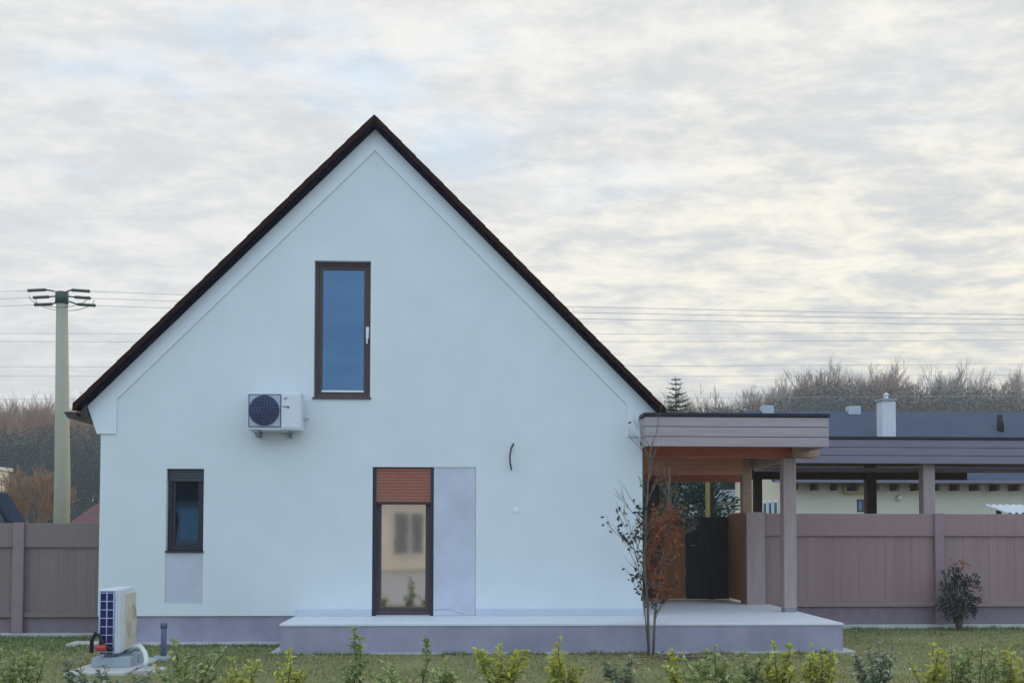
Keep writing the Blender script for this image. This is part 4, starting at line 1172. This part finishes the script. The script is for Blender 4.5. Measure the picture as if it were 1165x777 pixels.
# ------------------------------------------------------------------ newly planted shrubs along the bottom of the picture
YEL = leafmat('yellow_green_leaves', [(0.476, 0.476, 0.079), (0.635, 0.608, 0.118), (0.330, 0.383, 0.093), (0.688, 0.688, 0.317)], trans=.3)
GRN = leafmat('mid_green_leaves', [(0.195, 0.277, 0.098), (0.325, 0.406, 0.146), (0.520, 0.552, 0.244), (0.212, 0.277, 0.146)], trans=.25)
DRK = leafmat('dark_green_leaves', [(0.081, 0.139, 0.081), (0.146, 0.211, 0.122), (0.293, 0.325, 0.227), (0.585, 0.617, 0.488)], trans=.2)
STEMM = mat('green_stem', (.10, .10, .045), rough=.7)


def shrub(px, top, Y, wpx, nst, nlf, m_, label, L0=.085, seed=0, lean=0.0):
    rn = random.Random(1000 + seed); x = X(px, Y); zt2 = at(px, top, Y).z; w_ = wpx * Y / FPX
    o = thing('shrub', (x, Y, 0), label, 'shrub', 'young shrubs planted along the front of the lawn')
    st = MB(); q = MB()
    for i in range(nst):
        hh = zt2 * (1.0 if i == 0 else rn.uniform(.45, .97)); a_ = rn.uniform(0, 6.283); rr = w_ * .5 * (rn.uniform(.15, .5) if i == 0 else rn.uniform(.4, 1.15))
        e = Vector((x + math.cos(a_) * rr, Y + math.sin(a_) * rr, hh)); b0 = Vector((x + rn.uniform(-.05, .05), Y + rn.uniform(-.05, .05), -.02))
        mid = b0.lerp(e, .55) + Vector((rn.uniform(-.04, .04), rn.uniform(-.04, .04), hh * rn.uniform(-.04, .08)))
        pts = [b0, mid, e]; st.tube(pts, [.008, .006, .003], 5)
        nl = max(5, int(nlf / nst)); den_ = rn.uniform(.7, 1.3)
        for j in range(int(nl * den_)):
            t = 1 - .8 * rn.random() ** 1.15
            p = b0.lerp(mid, t / .55) if t < .55 else mid.lerp(e, (t - .55) / .45)
            az = rn.uniform(0, 6.283); upw = rn.uniform(-.55, .9) + (.7 if t > .92 else 0)
            ln = L0 * rn.uniform(.5, 1.3) * (1.0 if t < .85 else .75)
            q.leaf(p, Vector((math.cos(az), math.sin(az), upw)), Vector((rn.uniform(-.6, .6), rn.uniform(-.6, .6), 1)), ln, ln * rn.uniform(.42, .6), rn.uniform(.1, .35))
    st.build('stem', STEMM, o); q.build('foliage', m_, o)


S = [  # px, top row, depth, width px, stems, leaves, material, label
    (6, 742, 10.2, 40, 5, 90, GRN, 'green shrub cut by the left edge of the photo'),
    (34, 740, 10.6, 34, 5, 70, GRN, 'small green shrub just left of the pale slab under the fence post'),
    (88, 754, 10.4, 40, 5, 60, DRK, 'low dark shrub in front of the left end of the pale slab'),
    (132, 759, 10.1, 60, 8, 80, DRK, 'wide dark shrub directly in front of the heat pump blocks'),
    (214, 730, 10.6, 66, 8, 120, GRN, 'wide loose pale green shrub right of the standing grey pipe'),
    (276, 752, 10.2, 36, 5, 70, YEL, 'low yellow green shrub under the left end of the plinth'),
    (333, 744, 10.5, 44, 6, 70, YEL, 'sparse yellow green shrub at the left corner of the terrace'),
    (401, 717, 10.6, 18, 2, 52, GRN, 'tall thin single stemmed shrub left of the terrace door'),
    (452, 755, 10.3, 50, 6, 70, GRN, 'low spreading green shrub under the terrace door'),
    (484, 731, 11.2, 14, 1, 20, GRN, 'single thin sprout just right below the terrace door'),
    (512, 752, 10.4, 32, 5, 60, GRN, 'small mid green shrub right of the thin sprout'),
    (572, 736, 10.3, 46, 9, 170, YEL, 'dense bushy yellow green shrub below the loose cable'),
    (640, 728, 10.3, 40, 8, 150, YEL, 'tall bright yellow green shrub below the small wall outlet'),
    (706, 748, 10.6, 36, 5, 60, DRK, 'dark low shrub just left below the young tree'),
    (770, 742, 10.5, 30, 4, 50, YEL, 'small yellow green shrub just right below the young tree'),
    (806, 738, 10.2, 64, 8, 150, GRN, 'wide pale leaved shrub below the charcoal gate'),
    (851, 746, 10.9, 44, 5, 60, GRN, 'loose green shrub between the wide pale shrub and canopy post'),
    (888, 734, 10.8, 36, 6, 80, YEL, 'yellow topped shrub below the canopy post'),
    (930, 738, 10.2, 36, 9, 130, YEL, 'upright bright yellow shrub at the right end of the terrace'),
    (992, 734, 10.1, 56, 8, 130, DRK, 'wide dark shrub with pale leaves right of the terrace corner'),
    (1056, 736, 10.3, 34, 6, 80, YEL, 'yellow green shrub left of the round evergreen bush'),
    (1084, 740, 10.5, 30, 4, 50, GRN, 'small arching green shrub below the round evergreen bush'),
    (1113, 732, 10.2, 42, 7, 100, GRN, 'green shrub just right below the round evergreen bush'),
    (1156, 736, 10.2, 40, 7, 100, YEL, 'yellow green shrub cut by the right edge of the photo'),
]
for i, a_ in enumerate(S):
    a_ = list(a_); a_[5] = int(a_[5] * 4.2); a_[1] -= 2; a_[3] *= 1.25; a_[4] = max(a_[4], int(a_[4] * 1.5))
    shrub(*a_, seed=i, L0=.082)

# ------------------------------------------------------------------ grass, pebbles
GRASS = leafmat('grass_blades', [(0.217, 0.233, 0.083), (0.300, 0.283, 0.117), (0.400, 0.333, 0.167), (0.167, 0.217, 0.075), (0.333, 0.316, 0.133)], rough=.8, trans=.2)
GRASS2 = leafmat('lush_grass_blades', [(0.075, 0.163, 0.050), (0.106, 0.206, 0.062), (0.150, 0.213, 0.075)], rough=.8, trans=.2)
rn = random.Random(77)
q = MB(); q2 = MB()


def blocked(x, y):
    if tx0 - .16 < x < tx1 + .18 and YT - .03 < y < YW + .4: return True
    if xR < x < tx1 + .2 and y < 19.3 and y > YT: return True
    if xL < x < xR and y > YW - .24: return True
    if x < tx0 and y > YW - .24 and x > X(66, 15.2, 732): return True
    if x > xR and y > YFR - .1: return True
    if x < xL and y > YFL - .1: return True
    if px_[0] < x < px_[1] and 12.44 < y < 13.96: return True
    if bx0 < x < bx1 and Yh < y < Yd: return True
    return False


cnt = 0
while cnt < 72000:
    y = rn.uniform(9.0, 18.0); hw = .52 * y
    x = rn.uniform(-hw - .8, hw + 2.5)
    if blocked(x, y): continue
    d_ = mnoise.noise(Vector((x * .9, y * .9, 0))) + .5 * mnoise.noise(Vector((x * 3, y * 3, 5)))
    lush = (y > YT + .2 and (x > tx1 or x < tx0)) or (x < tx0 - .2 and y > 13.6)
    near = (max(0, 1 - (YFR - y) / 1.6) if x > tx1 else max(0, 1 - (15.6 - y) / 1.8) if x < tx0 else 0)
    lush = lush and rn.random() < near
    if not lush and rn.random() > .62 + .6 * d_: continue
    hgt = rn.uniform(.02, .05) * (1.25 if lush else 1) * (1 + .4 * d_)
    a_ = rn.uniform(0, 6.283); tl_ = rn.uniform(.1, 1.0)
    q_ = q2 if (lush and rn.random() < .8) or rn.random() < .12 + .25 * max(0, d_) else q
    w_ = rn.uniform(.004, .008)
    p = Vector((x, y, -.002)); t_ = Vector((math.cos(a_) * tl_, math.sin(a_) * tl_, 1)).normalized() * hgt
    sd_ = Vector((-math.sin(a_), math.cos(a_), 0)) * w_
    b0 = len(q_.v); q_.v += [tuple(p - sd_), tuple(p + sd_), tuple(p + t_)]; q_.f.append((b0, b0 + 1, b0 + 2)); q_.sm.append(False)
    cnt += 1
for i in range(5200):
    k_ = rn.random()
    if k_ < .55: x = rn.uniform(tx0 - .15, tx1 + .2); y = YT - .02 - abs(rn.gauss(0, .05))
    elif k_ < .75: x = rn.uniform(xL - .2, tx0 - .15); y = YW - .23 - abs(rn.gauss(0, .05))
    else: x = rn.uniform(tx1 + .2, X(1300, YFR)); y = YFR - .12 - abs(rn.gauss(0, .05))
    if mnoise.noise(Vector((x * 2.1, y, 9))) < -.1: continue
    hgt = rn.uniform(.03, .10) * (.7 + .6 * mnoise.noise(Vector((x * 5, 0, 2)))); a_ = rn.uniform(0, 6.283); tl_ = rn.uniform(.05, .7)
    q_ = q2 if rn.random() < .5 else q; p = Vector((x, y, -.002)); t_ = Vector((math.cos(a_) * tl_, math.sin(a_) * tl_, 1)).normalized() * hgt
    sd_ = Vector((-math.sin(a_), math.cos(a_), 0)) * rn.uniform(.004, .007)
    b0 = len(q_.v); q_.v += [tuple(p - sd_), tuple(p + sd_), tuple(p + t_)]; q_.f.append((b0, b0 + 1, b0 + 2)); q_.sm.append(False)
tag(q.build('grass', GRASS), 'thin olive straw coloured grass of the lawn', 'grass', None, 'stuff')
tag(q2.build('grass', GRASS2), 'fresh green grass along the plinth and fences', 'grass', None, 'stuff')
q = MB()
for i in range(520):
    y = rn.uniform(10, 17.5); x = rn.uniform(-.5 * y, .5 * y)
    if blocked(x, y): continue
    s_ = rn.uniform(.008, .022); p = Vector((x, y, s_ * .4))
    vs = [Vector((1, 0, 0)), Vector((0, 1, 0)), Vector((-1, 0, 0)), Vector((0, -1, 0)), Vector((0, 0, .7)), Vector((0, 0, -.5))]
    vs = [p + v * s_ * rn.uniform(.7, 1.3) for v in vs]
    for t_ in ((0, 1, 4), (1, 2, 4), (2, 3, 4), (3, 0, 4), (1, 0, 5), (2, 1, 5), (3, 2, 5), (0, 3, 5)): q.face([vs[j] for j in t_])
tag(q.build('pebbles', mat('pale_pebble', (.4, .4, .37), rough=.9, island=[(.25, .24, .22), (.5, .5, .46), (.36, .33, .30)])), 'pale pebbles scattered over the lawn', 'pebbles', None, 'stuff')

# dead leaves on the lawn and a fallen branch by the young tree
q = MB()
for i in range(900):
    if i < 380: x = yb.x + rn.gauss(.1, .55); y = YY - .25 + rn.gauss(0, .45)
    else: y = rn.uniform(10, 17.5); x = rn.uniform(-.5 * y, .5 * y)
    if blocked(x, y): continue
    a_ = rn.uniform(0, 6.283)
    q.leaf(Vector((x, y, rn.uniform(.012, .03))), Vector((math.cos(a_), math.sin(a_), rn.uniform(-.2, .25))), Vector((rn.uniform(-.5, .5), rn.uniform(-.5, .5), 1)), rn.uniform(.03, .06), rn.uniform(.018, .03), .5)
tag(q.build('dead_leaves', leafmat('dead_leaves', [(.14, .085, .05), (.24, .16, .09), (.30, .22, .14), (.10, .06, .04)], trans=.1)), 'brown dead leaves lying on the lawn', 'leaves', None, 'stuff')
fb0 = at(757, 752, 13.6); fb0.z = .03
q = MB(); q.tube([fb0, fb0 + Vector((.16, .03, .03)), fb0 + Vector((.34, .02, .015)), fb0 + Vector((.5, .06, .02))], [.022, .02, .015, .008], 7)
q.tube([fb0 + Vector((.2, .03, .03)), fb0 + Vector((.3, -.06, .07)), fb0 + Vector((.42, -.08, .08))], [.012, .008, .004], 6)
tag(q.build('fallen_branch', BARK, None, loc=fb0), 'short brown fallen branch on the lawn at the foot of the young tree', 'branch')

rd = box(-60, 60, -8.5, 8.2, -.2, .012)
structure(rd.build('road', mat('pale_gravel_road', (.36, .34, .33), rough=.95, var=.15, vscale=3, bump=.4, bscale=40)), 'pale gravel road in front of the lawn')
# ------------------------------------------------------------------ house across the lawn, behind the camera: mirrored in the terrace door
oh = thing('house', (-5.5, -11, 0), 'cream house opposite, mirrored in the glass of the terrace door', 'house')
ox0, ox1 = -14, 1.5
box(ox0, ox1, -19, -11, -.1, 3.1).build('wall', mat('cream_opposite', (.76, .74, .70), rough=.9, var=.03, vscale=1), oh)
q = MB()
for (y0, z0, y1, z1) in ((-10.4, 2.85, -15, 6.2), (-19.6, 2.85, -15, 6.2)):
    q.face([(ox0 - .4, y0, z0), (ox1 + .4, y0, z0), (ox1 + .4, y1, z1), (ox0 - .4, y1, z1)])
q.build('roof', mat('brown_roof', (.12, .07, .05), rough=.8), oh)
for i in range(6):
    xw = ox0 + 1.75 + i * 2.35
    f_ = frame_mb(xw, xw + 1.3, .5, 2.3, .08, -11.0 + .002, -10.94).build('window', WHITE_PL, oh)
    box(xw + .61, xw + .69, -10.99, -10.945, .58, 2.22).build('mullion', WHITE_PL, f_)
    box(xw + .08, xw + 1.22, -10.995, -10.992, .58, 2.22).build('pane', mat('grey_pane', (.16, .18, .20), rough=.2), f_)

# ------------------------------------------------------------------ hazy evening air
hz = box(-262, 262, -102, 272, -1.6, 34)
for v in range(len(hz.v)): pass
ho = hz.build('haze', bpy.data.materials.new('haze')); ho['kind'] = 'stuff'; ho['label'] = 'thin pale evening haze'
hm = ho.data.materials[0]; hm.use_nodes = True; hn = hm.node_tree.nodes; hn.clear()
ou = hn.new('ShaderNodeOutputMaterial'); pvn = hn.new('ShaderNodeVolumePrincipled'); pvn.inputs['Density'].default_value = 0.0012
pvn.inputs['Color'].default_value = (0.86, 0.93, 1.0, 1); pvn.inputs['Anisotropy'].default_value = 0.2
hm.node_tree.links.new(pvn.outputs[0], ou.inputs['Volume'])
